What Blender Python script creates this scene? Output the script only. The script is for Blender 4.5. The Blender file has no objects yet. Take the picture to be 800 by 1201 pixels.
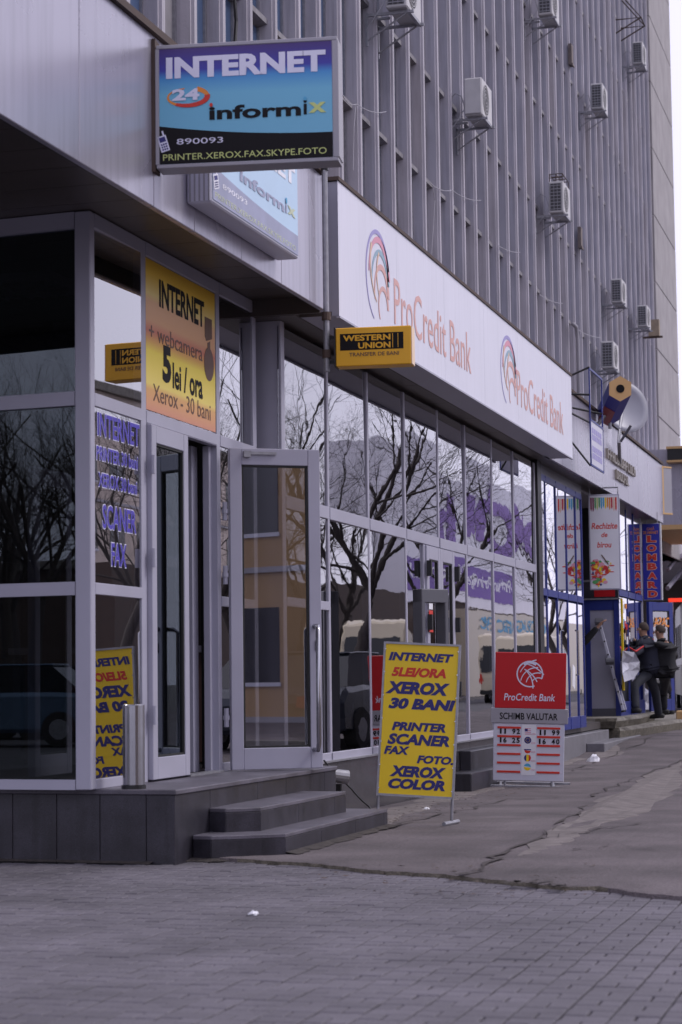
import bpy, math, random
from mathutils import Vector, Matrix, Euler
random.seed(7)
SC = bpy.context.scene
COL = SC.collection
# ---------------------------------------------------------------- camera
FPX, CAMH = 2450.0, 1.12
YAW, PITCH, ROLL = math.radians(15.4773), math.radians(4.5977), 0.0125
FW = Vector((-math.sin(YAW)*math.cos(PITCH), math.cos(YAW)*math.cos(PITCH), math.sin(PITCH)))
RT0 = Vector((math.cos(YAW), math.sin(YAW), 0)); UP0 = RT0.cross(FW)
RT = RT0*math.cos(ROLL) - UP0*math.sin(ROLL); UP = UP0*math.cos(ROLL) + RT0*math.sin(ROLL)
cd = bpy.data.cameras.new('camera'); cam = bpy.data.objects.new('camera', cd); COL.objects.link(cam)
m = Matrix.Identity(4)
for i in range(3):
    m[i][0], m[i][1], m[i][2] = RT[i], UP[i], -FW[i]
m[2][3] = CAMH
cam.matrix_world = m
cd.sensor_fit = 'VERTICAL'; cd.sensor_height = 24.0; cd.lens = FPX/1201*24.0
cd.clip_start = .1; cd.clip_end = 2000
cd.dof.use_dof = True; cd.dof.focus_distance = 19.0; cd.dof.aperture_fstop = 3.2
SC.camera = cam
# ---------------------------------------------------------------- world, sun, exposure
SUN_EL, SUN_AZ = math.radians(48), math.radians(70)     # direction to the sun: azimuth from +Y towards +X
w = bpy.data.worlds.new('World'); SC.world = w; w.use_nodes = True
nt = w.node_tree; nt.nodes.clear()
out = nt.nodes.new('ShaderNodeOutputWorld'); bg = nt.nodes.new('ShaderNodeBackground')
sky = nt.nodes.new('ShaderNodeTexSky'); sky.sky_type = 'NISHITA'; sky.sun_disc = False
sky.sun_elevation = SUN_EL; sky.sun_rotation = SUN_AZ
sky.air_density = 1.0; sky.dust_density = 4.0; sky.ozone_density = 1.0
mixn = nt.nodes.new('ShaderNodeMixRGB'); mixn.inputs[0].default_value = .86
mixn.inputs[2].default_value = (8.5, 8.2, 10.3, 1)       # even cloud cover
nt.links.new(sky.outputs[0], mixn.inputs[1]); nt.links.new(mixn.outputs[0], bg.inputs[0])
bg.inputs[1].default_value = .12
nt.links.new(bg.outputs[0], out.inputs[0])
sd = bpy.data.lights.new('sun', 'SUN'); sd.energy = 1.35; sd.angle = math.radians(16); sd.color = (1, .96, .92)
sun = bpy.data.objects.new('sun', sd); COL.objects.link(sun)
sv = Vector((math.sin(SUN_AZ)*math.cos(SUN_EL), math.cos(SUN_AZ)*math.cos(SUN_EL), math.sin(SUN_EL)))
sun.rotation_euler = sv.to_track_quat('Z', 'Y').to_euler()
SC.view_settings.view_transform = 'Standard'; SC.view_settings.look = 'None'
SC.view_settings.exposure = 0.08; SC.view_settings.gamma = 1.0
SC.cycles.max_bounces = 10; SC.cycles.transparent_max_bounces = 16

# ---------------------------------------------------------------- helpers
def ray(px, py):
    return FW*FPX + RT*(px-400) + UP*(600.5-py)
def at(px, py, X=None, Y=None, Z=None, D=None):
    """point of the real plane X=, Y=, Z= (or at depth D) seen at pixel px,py of the photograph"""
    v = ray(px, py); o = Vector((0, 0, CAMH))
    if X is not None: t = X/v.x
    elif Y is not None: t = Y/v.y
    elif Z is not None: t = (Z-CAMH)/v.z
    else: t = D/FPX
    return o + v*t

class Frame:
    def __init__(s, o, r=(0, 1, 0), u=(0, 0, 1)):
        s.o = Vector(o); s.r = Vector(r).normalized(); s.u = Vector(u).normalized(); s.n = s.r.cross(s.u)
    def p(s, a, b, c=0): return s.o + s.r*a + s.u*b + s.n*c
WORLDF = Frame((0, 0, 0), (1, 0, 0), (0, 1, 0))

class MB:
    def __init__(s): s.v = []; s.f = []; s.m = []
    def add(s, vs, fs, mi=0):
        b = len(s.v); s.v += [tuple(v) for v in vs]
        for f in fs: s.f.append([b+i for i in f]); s.m.append(mi)
        return s
    def box(s, x0, x1, y0, y1, z0, z1, mi=0, F=WORLDF):
        if x0 > x1: x0, x1 = x1, x0
        if y0 > y1: y0, y1 = y1, y0
        if z0 > z1: z0, z1 = z1, z0
        P = [F.p(x, y, z) for z in (z0, z1) for x, y in ((x0, y0), (x1, y0), (x1, y1), (x0, y1))]
        if (F.r.cross(F.u)).dot(F.n) < 0: P = P[4:]+P[:4]
        return s.add(P, [(3, 2, 1, 0), (4, 5, 6, 7), (0, 1, 5, 4), (1, 2, 6, 5), (2, 3, 7, 6), (3, 0, 4, 7)], mi)
    def prism(s, pts, vec, mi=0):
        n = len(pts); P = [Vector(p) for p in pts]; Q = [p+Vector(vec) for p in P]
        a = Vector((0, 0, 0))
        for i in range(n): a += P[i].cross(P[(i+1) % n])
        if a.dot(Vector(vec)) < 0: P.reverse(); Q.reverse()
        return s.add(P+Q, [tuple(range(n-1, -1, -1)), tuple(range(n, 2*n))] + [(i, (i+1) % n, n+(i+1) % n, n+i) for i in range(n)], mi)
    def poly(s, pts, z0, z1, mi=0):
        return s.prism([(p[0], p[1], z0) for p in pts], (0, 0, z1-z0), mi)
    def tube(s, pts, r, n=8, mi=0, caps=True):
        pts = [Vector(p) for p in pts]; rs = r if isinstance(r, (list, tuple)) else [r]*len(pts)
        b = len(s.v); N = len(pts); side = None
        for i, p in enumerate(pts):
            d = (pts[min(i+1, N-1)]-pts[max(i-1, 0)]).normalized()
            if side is None: side = d.orthogonal().normalized()
            else:
                side = side - d*side.dot(d)
                side = side.normalized() if side.length > 1e-4 else d.orthogonal().normalized()
            t = d.cross(side)
            for k in range(n):
                a = 2*math.pi*k/n
                s.v.append(tuple(p + (side*math.cos(a)+t*math.sin(a))*rs[i]))
        for i in range(N-1):
            for k in range(n):
                k2 = (k+1) % n
                s.f.append([b+i*n+k, b+i*n+k2, b+(i+1)*n+k2, b+(i+1)*n+k]); s.m.append(mi)
        if caps:
            s.f.append([b+k for k in range(n-1, -1, -1)]); s.m.append(mi)
            s.f.append([b+(N-1)*n+k for k in range(n)]); s.m.append(mi)
        return s
    def flat(s, F, pts, c=0.0, t=.002, mi=0):
        return s.prism([F.p(a, b, c) for a, b in pts], F.n*t, mi)
    def ellipse(s, F, cx, cy, rx, ry, c=0.0, t=.002, n=24, mi=0, a0=0, a1=2*math.pi):
        return s.flat(F, [(cx+rx*math.cos(a0+(a1-a0)*k/n), cy+ry*math.sin(a0+(a1-a0)*k/n)) for k in range(n)], c, t, mi)
    def arc(s, F, cx, cy, rx, ry, a0, a1, w0, w1=None, c=0.0, t=.002, n=24, mi=0, rot=0):
        """a ribbon along an elliptic arc, width w0 -> w1"""
        w1 = w0 if w1 is None else w1
        cr, sr = math.cos(rot), math.sin(rot)
        for k in range(n):
            q = []
            for kk, sg in ((k, 1), (k+1, 1), (k+1, -1), (k, -1)):
                a = a0+(a1-a0)*kk/n; w_ = (w0+(w1-w0)*kk/n)/2*sg
                x = (rx+w_)*math.cos(a); y = (ry+w_)*math.sin(a)
                q.append((cx+x*cr-y*sr, cy+x*sr+y*cr))
            s.flat(F, q, c, t, mi)
        return s
    def build(s, name, mats, parent=None, bevel=0, smooth=False, loc=None):
        me = bpy.data.meshes.new(name); L = Vector(loc) if loc is not None else origin_of(parent)
        me.from_pydata([tuple(Vector(v)-L) for v in s.v], [], s.f)
        mats = mats if isinstance(mats, (list, tuple)) else [mats]
        for m_ in mats: me.materials.append(m_)
        if len(mats) > 1: me.polygons.foreach_set('material_index', s.m)
        if smooth: me.polygons.foreach_set('use_smooth', [True]*len(me.polygons))
        me.update()
        o = bpy.data.objects.new(name, me); COL.objects.link(o)
        if parent: o.parent = parent
        elif loc is not None: o.location = L
        if bevel:
            b = o.modifiers.new('bevel', 'BEVEL'); b.width = bevel; b.segments = 1; b.limit_method = 'ANGLE'
        return o
def origin_of(p):
    L = Vector((0, 0, 0))
    while p is not None: L += Vector(p.location); p = p.parent
    return L
def tag(o, label=None, cat=None, group=None, kind=None):
    if label: o['label'] = label
    if cat: o['category'] = cat
    if group: o['group'] = group
    if kind: o['kind'] = kind
    return o
def thing(name, label, cat, loc, group=None):
    o = bpy.data.objects.new(name, None); COL.objects.link(o); o.location = Vector(loc); o.empty_display_size = .2
    return tag(o, label, cat, group)
def copy_tree(o, parent=None, loc=None):
    c = o.copy(); COL.objects.link(c)
    if parent: c.parent = parent
    if loc is not None: c.location = Vector(loc)
    for ch in o.children: copy_tree(ch, c)
    return c
def copy_part(o, delta, parent=None):
    c = o.copy(); COL.objects.link(c); c.parent = parent or o.parent; c.location = o.location+Vector(delta)
    return c

# ---- materials
def mat(name, col, rough=.6, metal=0, var=.12, scale=6.0, bump=0.0, bscale=60, spec=.5, stretch=(1, 1, 1), speck=0, emis=None, streak=0):
    m_ = bpy.data.materials.new(name); m_.use_nodes = True; t = m_.node_tree; b = t.nodes['Principled BSDF']
    b.inputs['Roughness'].default_value = rough; b.inputs['Metallic'].default_value = metal
    b.inputs['Specular IOR Level'].default_value = spec
    tc = t.nodes.new('ShaderNodeTexCoord'); mp = t.nodes.new('ShaderNodeMapping'); mp.inputs['Scale'].default_value = stretch
    geo = t.nodes.new('ShaderNodeNewGeometry')
    t.links.new(geo.outputs['Position'], mp.inputs[0])
    nz = t.nodes.new('ShaderNodeTexNoise'); nz.inputs['Scale'].default_value = scale; nz.inputs['Detail'].default_value = 6
    t.links.new(mp.outputs[0], nz.inputs['Vector'])
    oi = t.nodes.new('ShaderNodeObjectInfo')
    mr = t.nodes.new('ShaderNodeMapRange'); mr.inputs[1].default_value = .25; mr.inputs[2].default_value = .75
    mr.inputs[3].default_value = 1-var; mr.inputs[4].default_value = 1+var
    t.links.new(nz.outputs[0], mr.inputs[0])
    val = mr.outputs[0]
    if speck:
        n2 = t.nodes.new('ShaderNodeTexNoise'); n2.inputs['Scale'].default_value = 180; n2.inputs['Detail'].default_value = 2
        t.links.new(geo.outputs['Position'], n2.inputs['Vector'])
        r2 = t.nodes.new('ShaderNodeMapRange'); r2.inputs[1].default_value = .3; r2.inputs[2].default_value = .7
        r2.inputs[3].default_value = 1-speck; r2.inputs[4].default_value = 1+speck
        t.links.new(n2.outputs[0], r2.inputs[0])
        mu = t.nodes.new('ShaderNodeMath'); mu.operation = 'MULTIPLY'; t.links.new(val, mu.inputs[0]); t.links.new(r2.outputs[0], mu.inputs[1]); val = mu.outputs[0]
    if streak:
        mp3 = t.nodes.new('ShaderNodeMapping'); mp3.inputs['Scale'].default_value = (9, 9, .5)
        t.links.new(geo.outputs['Position'], mp3.inputs[0])
        n3 = t.nodes.new('ShaderNodeTexNoise'); n3.inputs['Scale'].default_value = 2; n3.inputs['Detail'].default_value = 5
        t.links.new(mp3.outputs[0], n3.inputs['Vector'])
        r3 = t.nodes.new('ShaderNodeMapRange'); r3.inputs[1].default_value = .45; r3.inputs[2].default_value = .7
        r3.inputs[3].default_value = 1; r3.inputs[4].default_value = 1-streak
        t.links.new(n3.outputs[0], r3.inputs[0])
        mu = t.nodes.new('ShaderNodeMath'); mu.operation = 'MULTIPLY'; t.links.new(val, mu.inputs[0]); t.links.new(r3.outputs[0], mu.inputs[1]); val = mu.outputs[0]
    vm = t.nodes.new('ShaderNodeVectorMath'); vm.operation = 'SCALE'; vm.inputs[0].default_value = col
    t.links.new(val, vm.inputs['Scale']); t.links.new(vm.outputs[0], b.inputs['Base Color'])
    rr = t.nodes.new('ShaderNodeMapRange'); rr.inputs[3].default_value = max(0, rough-.06); rr.inputs[4].default_value = min(1, rough+.08)
    t.links.new(nz.outputs[0], rr.inputs[0]); t.links.new(rr.outputs[0], b.inputs['Roughness'])
    if bump:
        n4 = t.nodes.new('ShaderNodeTexNoise'); n4.inputs['Scale'].default_value = bscale; n4.inputs['Detail'].default_value = 5
        t.links.new(mp.outputs[0], n4.inputs['Vector'])
        bp = t.nodes.new('ShaderNodeBump'); bp.inputs['Strength'].default_value = 1; bp.inputs['Distance'].default_value = bump
        t.links.new(n4.outputs[0], bp.inputs['Height']); t.links.new(bp.outputs[0], b.inputs['Normal'])
    if emis:
        b.inputs['Emission Color'].default_value = (*emis[0], 1); b.inputs['Emission Strength'].default_value = emis[1]
    return m_
def glass(name, tint=(.75, .78, .8), ior=1.75, gain=1.25, base=.03, wave=0.0, wscale=(1, .35, 1.6), refl=(.95, .95, .97), rough=0.0):
    m_ = bpy.data.materials.new(name); m_.use_nodes = True; t = m_.node_tree; t.nodes.clear()
    o = t.nodes.new('ShaderNodeOutputMaterial'); tr = t.nodes.new('ShaderNodeBsdfTransparent'); gl = t.nodes.new('ShaderNodeBsdfGlossy')
    tr.inputs[0].default_value = (*tint, 1); gl.inputs[0].default_value = (*refl, 1); gl.inputs['Roughness'].default_value = rough
    fr = t.nodes.new('ShaderNodeFresnel'); fr.inputs[0].default_value = ior
    ma = t.nodes.new('ShaderNodeMath'); ma.operation = 'MULTIPLY_ADD'; ma.use_clamp = True
    ma.inputs[1].default_value = gain; ma.inputs[2].default_value = base
    gg = t.nodes.new('ShaderNodeNewGeometry'); sb = t.nodes.new('ShaderNodeMath'); sb.operation = 'SUBTRACT'; sb.inputs[0].default_value = 1; t.links.new(gg.outputs['Backfacing'], sb.inputs[1])
    ml = t.nodes.new('ShaderNodeMath'); ml.operation = 'MULTIPLY'; t.links.new(ma.outputs[0], ml.inputs[0]); t.links.new(sb.outputs[0], ml.inputs[1])
    mx = t.nodes.new('ShaderNodeMixShader')
    t.links.new(fr.outputs[0], ma.inputs[0]); t.links.new(ml.outputs[0], mx.inputs[0])
    t.links.new(tr.outputs[0], mx.inputs[1]); t.links.new(gl.outputs[0], mx.inputs[2]); t.links.new(mx.outputs[0], o.inputs[0])
    if wave:
        g = t.nodes.new('ShaderNodeNewGeometry'); mp = t.nodes.new('ShaderNodeMapping'); mp.inputs['Scale'].default_value = wscale
        nz = t.nodes.new('ShaderNodeTexNoise'); nz.inputs['Scale'].default_value = 1.6; nz.inputs['Detail'].default_value = 2.5; nz.inputs['Roughness'].default_value = .45
        bp = t.nodes.new('ShaderNodeBump'); bp.inputs['Strength'].default_value = 1; bp.inputs['Distance'].default_value = wave
        t.links.new(g.outputs['Position'], mp.inputs[0]); t.links.new(mp.outputs[0], nz.inputs['Vector'])
        t.links.new(nz.outputs[0], bp.inputs['Height']); t.links.new(bp.outputs[0], gl.inputs['Normal'])
    return m_
M = {}
M['alu'] = mat('grey_aluminium', (.38, .375, .46), .38, .0, .06, 3)
M['alu_dark'] = mat('dark_aluminium', (.10, .10, .12), .4, 0, .08, 3)
M['fascia'] = mat('fascia_panel', (.42, .405, .48), .27, .35, .08, .8, streak=.14)
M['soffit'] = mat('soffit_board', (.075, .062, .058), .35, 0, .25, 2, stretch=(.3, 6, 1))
M['banner'] = mat('banner_sheet', (.72, .72, .82), .5, 0, .03, 1.5, streak=.05)
M['fin'] = mat('precast_fin', (.43, .41, .46), .75, 0, .12, 1.6, .002, 40, streak=.22)
M['ledge'] = mat('precast_ledge', (.24, .23, .25), .8, 0, .2, 4, streak=.2)
M['pier'] = mat('concrete_pier', (.34, .32, .33), .85, 0, .14, 1.5, .003, 30, streak=.2)
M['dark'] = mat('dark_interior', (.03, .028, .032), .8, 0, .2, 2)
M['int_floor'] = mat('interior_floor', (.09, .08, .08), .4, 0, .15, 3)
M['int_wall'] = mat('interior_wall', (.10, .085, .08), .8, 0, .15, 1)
M['granite'] = mat('dark_granite', (.028, .026, .036), .42, 0, .45, 5, .0006, 200, speck=.45, streak=.3)
M['granite_top'] = mat('worn_granite', (.10, .092, .115), .5, 0, .42, 4, .0008, 120, speck=.3)
M['granite_light'] = mat('grey_granite', (.17, .165, .185), .5, 0, .2, 5, speck=.2)
M['gpol'] = mat('polished_granite', (.05, .048, .055), .12, 0, .3, 18, speck=.4)
M['concrete'] = mat('old_concrete', (.20, .185, .165), .9, 0, .3, 6, .006, 25, speck=.25)
M['concrete_edge'] = mat('broken_concrete', (.13, .115, .09), .95, 0, .5, 20, .015, 60, speck=.3)
M['chrome'] = mat('brushed_steel', (.42, .42, .45), .22, 1, .05, 8)
M['steel'] = mat('galvanised_steel', (.32, .32, .35), .45, .6, .2, 20)
M['black'] = mat('black_paint', (.012, .012, .014), .4)
M['rubber'] = mat('black_rubber', (.02, .02, .02), .7)
M['ink_black'] = mat('ink_black', (.008, .007, .009), .6, spec=.2)
M['ink_navy'] = mat('ink_navy', (.018, .016, .16), .5, var=.05)
M['ink_red'] = mat('ink_red', (.62, .03, .015), .5, var=.05)
M['ink_blue'] = mat('ink_blue', (.07, .05, .42), .5, var=.05)
M['ink_pale'] = mat('ink_pale', (.70, .70, .85), .5, var=.03)
M['ink_salmon'] = mat('ink_salmon', (.66, .38, .35), .5, var=.05)
M['ink_lilac'] = mat('ink_lilac', (.33, .30, .58), .5, var=.05)
M['ink_pink'] = mat('ink_pink', (.68, .30, .40), .5, var=.05)
M['ink_teal'] = mat('ink_teal', (.28, .42, .52), .5, var=.05)
M['ink_peach'] = mat('ink_peach', (.72, .50, .36), .5, var=.05)
M['ink_orange'] = mat('ink_orange', (.75, .25, .03), .5, var=.05)
M['ink_green'] = mat('ink_green', (.08, .35, .10), .5, var=.05)
M['ink_lime'] = mat('ink_lime', (.55, .62, .22), .5, var=.05)
M['ink_cyan'] = mat('ink_cyan', (.08, .38, .62), .5, var=.05)
M['ink_maroon'] = mat('ink_maroon', (.25, .02, .08), .5, var=.05)
M['ink_brown'] = mat('ink_brown', (.13, .065, .04), .5, var=.05)
M['white'] = mat('white_plastic', (.72, .72, .76), .4, 0, .05, 4)
M['paper'] = mat('white_paper', (.75, .75, .8), .6, 0, .05, 4)
M['yellow'] = mat('yellow_sheet', (.86, .60, .006), .42, 0, .05, 3)
M['wuyellow'] = mat('amber_plastic', (.80, .42, .015), .4, 0, .04, 3)
M['wucream'] = mat('cream_plastic', (.85, .62, .40), .4, 0, .04, 3)
M['bred'] = mat('board_red', (.52, .006, .012), .4, 0, .05, 3)
M['bgrey'] = mat('board_grey', (.33, .32, .36), .45, 0, .05, 3)
M['bwhite'] = mat('board_white', (.60, .60, .70), .45, 0, .05, 3)
M['bluef'] = mat('blue_frame', (.018, .032, .21), .4, 0, .1, 4)
M['bluesign'] = mat('blue_sign', (.015, .018, .36), .4, 0, .06, 4)
M['purple'] = mat('purple_print', (.14, .05, .36), .5, 0, .05, 1)
M['tan'] = mat('tan_render', (.42, .27, .13), .8, 0, .1, .8)
M['beige'] = mat('beige_render', (.62, .53, .47), .8, 0, .12, .5)
M['bwall'] = mat('pale_wall', (.86, .85, .92), .7, 0, .05, .4)
M['brown'] = mat('brown_trim', (.07, .045, .035), .7, 0, .2, 3)
M['bark'] = mat('tree_bark', (.055, .045, .042), .9, 0, .35, 12, .01, 30)
M['cream'] = mat('cream_paint', (.62, .54, .40), .35, 0, .06, 1)
M['vanwhite'] = mat('van_white', (.82, .80, .82), .35, 0, .05, 1)
M['vanbeige'] = mat('van_beige', (.42, .38, .34), .4, 0, .05, 1)
M['carblue'] = mat('car_blue', (.10, .16, .24), .25, .3, .05, 1)
M['cardark'] = mat('car_dark', (.03, .035, .05), .25, .3, .05, 1)
M['carglass'] = mat('car_glass', (.015, .018, .022), .08, 0, .05, 1)
M['skin'] = mat('skin', (.42, .24, .17), .6, 0, .08, 20)
M['hair'] = mat('dark_hair', (.045, .03, .024), .8, 0, .3, 60)
M['navycloth'] = mat('navy_cloth', (.016, .018, .034), .85, 0, .2, 12, .004, 30)
M['blackcloth'] = mat('black_cloth', (.012, .012, .015), .85, 0, .2, 12, .004, 30)
M['jeans'] = mat('dark_jeans', (.022, .024, .034), .85, 0, .25, 15, .004, 30)
M['film'] = mat('white_film', (.55, .55, .62), .35, 0, .12, 6, .01, 12)
M['panel'] = mat('door_panel_grey', (.34, .36, .38), .5, 0, .06, 2)
M['acwhite'] = mat('ac_casing', (.52, .51, .52), .5, 0, .08, 6)
M['acgrille'] = mat('ac_coil', (.07, .07, .08), .6, .2, .2, 30)
M['tan_sign'] = mat('tan_sign', (.60, .38, .17), .5, 0, .05, 4)
M['pcap'] = mat('sharpened_wood', (.68, .42, .18), .5, 0, .05, 4)
M['pblue'] = mat('pencil_blue', (.03, .03, .26), .35, 0, .08, 4)
M['pred'] = mat('pencil_red', (.28, .05, .05), .4, 0, .08, 4)
M['dish'] = mat('dish_grey', (.33, .33, .38), .45, .1, .06, 4)
M['gold'] = mat('bronze_letter', (.33, .29, .24), .35, .6, .1, 8)
M['curtain_brown'] = mat('brown_curtain', (.15, .125, .115), .8, 0, .2, 3)
M['curtain_grey'] = mat('grey_curtain', (.22, .21, .23), .8, 0, .2, 3)
M['curtain_blue'] = mat('blue_blind', (.05, .085, .17), .35, 0, .2, 1)
M['glass_shop'] = glass('shop_glass', (.60, .60, .62), 1.8, 2.1, .12, wave=.0004)
M['glass_side'] = glass('side_glass', (.35, .36, .38), 1.6, 1.25, .01, refl=(.80, .92, 1.0))
M['glass_bank'] = glass('bank_glass', (.40, .40, .44), 1.8, 1.65, .10, wave=.0008, wscale=(1, .8, 2.2))
M['glass_door'] = glass('door_glass', (.55, .55, .57), 1.7, 2.2, .22)
M['glass_tower'] = glass('tower_glass', (.6, .65, .75), 1.5, 1.0, .04)
M['film_glass'] = glass('film_glass', (.9, .9, .9), 1.5, 1.0, .02)

# ---- text
FONTDEP = None
def text(F, s, u0, u1, v0, v1, m_, parent, c=.004, bold=0, shear=0, t=.0015, name='lettering', label=None, mirror=False):
    """flat lettering filling the rectangle u0..u1, v0..v1 of frame F"""
    cu = bpy.data.curves.new('lettering', 'FONT'); cu.body = s; cu.offset = bold; cu.shear = shear; cu.resolution_u = 3
    cu.extrude = .01
    ob = bpy.data.objects.new('lettering', cu); COL.objects.link(ob)
    dg = bpy.context.evaluated_depsgraph_get(); dg.update()
    me = bpy.data.meshes.new_from_object(ob.evaluated_get(dg))
    bpy.data.objects.remove(ob); bpy.data.curves.remove(cu)
    if not me.vertices: return None
    xs = [v.co.x for v in me.vertices]; ys = [v.co.y for v in me.vertices]
    x0, x1, y0, y1 = min(xs), max(xs), min(ys), max(ys)
    L = origin_of(parent)
    for v in me.vertices:
        a = u0+(v.co.x-x0)/(x1-x0)*(u1-u0); b = v0+(v.co.y-y0)/(y1-y0)*(v1-v0); cc = c+(t if v.co.z > 0 else 0)
        v.co = F.p(a, b, cc)-L
    me.materials.clear(); me.materials.append(m_); me.update()
    o = bpy.data.objects.new(name, me); COL.objects.link(o)
    if parent: o.parent = parent
    if label: o['label'] = label
    return o
def px_frame(p00, p10, p01):
    return Frame(p00, Vector(p10)-Vector(p00), Vector(p01)-Vector(p00))

# ================================================================ ground
def gz(y):                                   # the asphalt climbs gently towards the far steps
    t = min(1, max(0, (y-26.5)/5.5)); s = min(1, max(0, (y-14.2)/4.3)); return .08 - .07*s*s*(3-2*s) + .17*t*t*(3-2*t)
g = MB(); S = 900
g.add([(-S, -S, -.12), (S, -S, -.12), (S, S, -.12), (-S, S, -.12)], [(0, 1, 2, 3)])
M['earth'] = mat('earth', (.10, .095, .09), .95, 0, .3, .3)
tag(g.build('ground', M['earth']), kind='structure')
M['joint'] = mat('paver_joint', (.035, .030, .03), .95, 0, .3, 20)
def paver_mat():
    m_ = mat('paving_concrete', (.112, .103, .122), .8, 0, .30, 1.6, .0015, 90, speck=.25)
    t = m_.node_tree; b = t.nodes['Principled BSDF']; l = b.inputs['Base Color'].links[0].from_socket
    g_ = t.nodes.new('ShaderNodeNewGeometry'); oi = t.nodes.new('ShaderNodeObjectInfo')
    ad = t.nodes.new('ShaderNodeMath'); ad.operation = 'ADD'; fr = t.nodes.new('ShaderNodeMath'); fr.operation = 'FRACT'
    t.links.new(g_.outputs['Random Per Island'], ad.inputs[0]); t.links.new(oi.outputs['Random'], ad.inputs[1]); t.links.new(ad.outputs[0], fr.inputs[0])
    mr = t.nodes.new('ShaderNodeMapRange'); mr.inputs[3].default_value = .90; mr.inputs[4].default_value = 1.08
    t.links.new(fr.outputs[0], mr.inputs[0])
    vm = t.nodes.new('ShaderNodeVectorMath'); vm.operation = 'SCALE'; t.links.new(l, vm.inputs[0]); t.links.new(mr.outputs[0], vm.inputs['Scale'])
    t.links.new(vm.outputs[0], b.inputs['Base Color']); return m_
M['paver'] = paver_mat()
M['asphalt'] = mat('asphalt', (.102, .086, .092), .9, 0, .45, 1.3, .008, 45, speck=.55)
M['asphalt_dark'] = mat('road_asphalt', (.07, .068, .075), .9, 0, .2, .5, .004, 40, speck=.2)
edge_pts = [(-12, 15.8)]
for px, py in ((340, 1012), (372, 1014), (400, 1017), (440, 1021), (480, 1023), (520, 1025), (548, 1028), (570, 1031), (600, 1034), (625, 1037), (650, 1040), (700, 1041), (745, 1048), (800, 1052)):
    p = at(px, py, Z=.075); edge_pts.append((p.x, p.y))
edge_pts += [(1.2, 8.7), (2.6, 8.2), (2.6, 8.1)]
def edge_y(x):
    for (x0, y0), (x1, y1) in zip(edge_pts, edge_pts[1:]):
        if x0 <= x <= x1 and x1 > x0: return y0+(y1-y0)*(x-x0)/(x1-x0)
    return edge_pts[-1][1]
# paving: strips .155 m wide running along the street
base = MB(); base.add([(-14, -12, .02), (2.6, -12, .02), (2.6, 16.5, .02), (-14, 16.5, .02)], [(0, 1, 2, 3)])
pavement = tag(base.build('pavement', M['joint']), kind='structure')
SW, CL, GAP, TOPZ = .155, .105, .0035, .055
blocks = []
x = -8.0; k = 0
while x < 2.5:
    y = 1.5 + random.random()*.05; j = k % 2
    while True:
        if y > edge_y(x+SW/2)+.06: break
        halves = [(x, x+SW)] if j % 2 == 0 else [(x, x+SW*.5), (x+SW*.5, x+SW)]
        for a, b_ in halves: blocks.append((a+GAP, b_-GAP, y+GAP*.5, y+CL-GAP*.5))
        y += CL; j += 1
    x += SW+.001; k += 1
vis = []; rest = []
for b_ in blocks:
    cx, cy = (b_[0]+b_[1])/2, (b_[2]+b_[3])/2
    v = Vector((cx, cy, TOPZ-CAMH)); d = v.dot(FW); px = 400+FPX*v.dot(RT)/d if d > .5 else -999; py = 600-FPX*v.dot(UP)/d if d > .5 else 9999
    inplat = cx < -4.3 and cy > 11.6
    if inplat: continue
    if -10 < px < 810 and py < 1206 and (b_[1]-b_[0]) > .1: vis.append((-py, b_))
    else: rest.append(b_)
vis.sort(); keep = [b_ for _, b_ in vis[:290]]; rest += [b_ for _, b_ in vis[290:]]
def block_geo(mb, x0, x1, y0, y1, zt, ch=.004):
    P = [(x0, y0, .02), (x1, y0, .02), (x1, y1, .02), (x0, y1, .02), (x0, y0, zt-ch), (x1, y0, zt-ch), (x1, y1, zt-ch), (x0, y1, zt-ch),
         (x0+ch, y0+ch, zt), (x1-ch, y0+ch, zt), (x1-ch, y1-ch, zt), (x0+ch, y1-ch, zt)]
    mb.add(P, [(0, 1, 5, 4), (1, 2, 6, 5), (2, 3, 7, 6), (3, 0, 4, 7), (4, 5, 9, 8), (5, 6, 10, 9), (6, 7, 11, 10), (7, 4, 8, 11), (8, 9, 10, 11)])
pb = MB(); w2, l2 = SW/2-GAP, CL/2-GAP*.5
block_geo(pb, -w2, w2, -l2, l2, TOPZ)
proto = pb.build('paving_block', M['paver'], pavement)
for i, b_ in enumerate(keep):
    o = proto if i == 0 else proto.copy()
    if i: COL.objects.link(o)
    o.parent = pavement; o.location = ((b_[0]+b_[1])/2, (b_[2]+b_[3])/2, random.uniform(-.0025, .0025))
rb = MB()
for b_ in rest: block_geo(rb, *b_, TOPZ+random.uniform(-.0025, .0025))
tag(rb.build('paving_blocks', M['paver'], pavement), kind='stuff')

# asphalt pavement sheet with a broken front edge
xs = [-12, -8, -6.5]; x = -5.2
while x < 2.6: xs.append(x); x += .06
xs.append(2.6)
ys_rel = [0, .05, .12, .3, .8, 2, 4]
ab = MB(); cols = []
for x in xs:
    e = edge_y(x) + random.uniform(-.022, .022) + .03*math.sin(x*3.1)
    col_ = [(x, e, .02), (x, e+random.uniform(0, .015), gz(e)-.004)] + [(x, e+r, gz(e+r)+random.uniform(-.002, .002)) for r in ys_rel[1:]]
    yy = 16.5 if e+4 < 16.4 else e+5
    col_ += [(x, Y_, gz(Y_)) for Y_ in (yy+.5, 19, 22, 25, 27, 28, 29, 30, 31, 32, 34, 40, 60, 140)] if yy+.5 < 19 else [(x, yy+1+i*.1, gz(20)) for i in range(3)] + [(x, Y_, gz(Y_)) for Y_ in (23, 25, 27, 28, 29, 30, 31, 32, 34, 60, 140)]
    cols.append(col_)
n = len(cols[0])
for i, c_ in enumerate(cols): ab.v += c_
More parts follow.
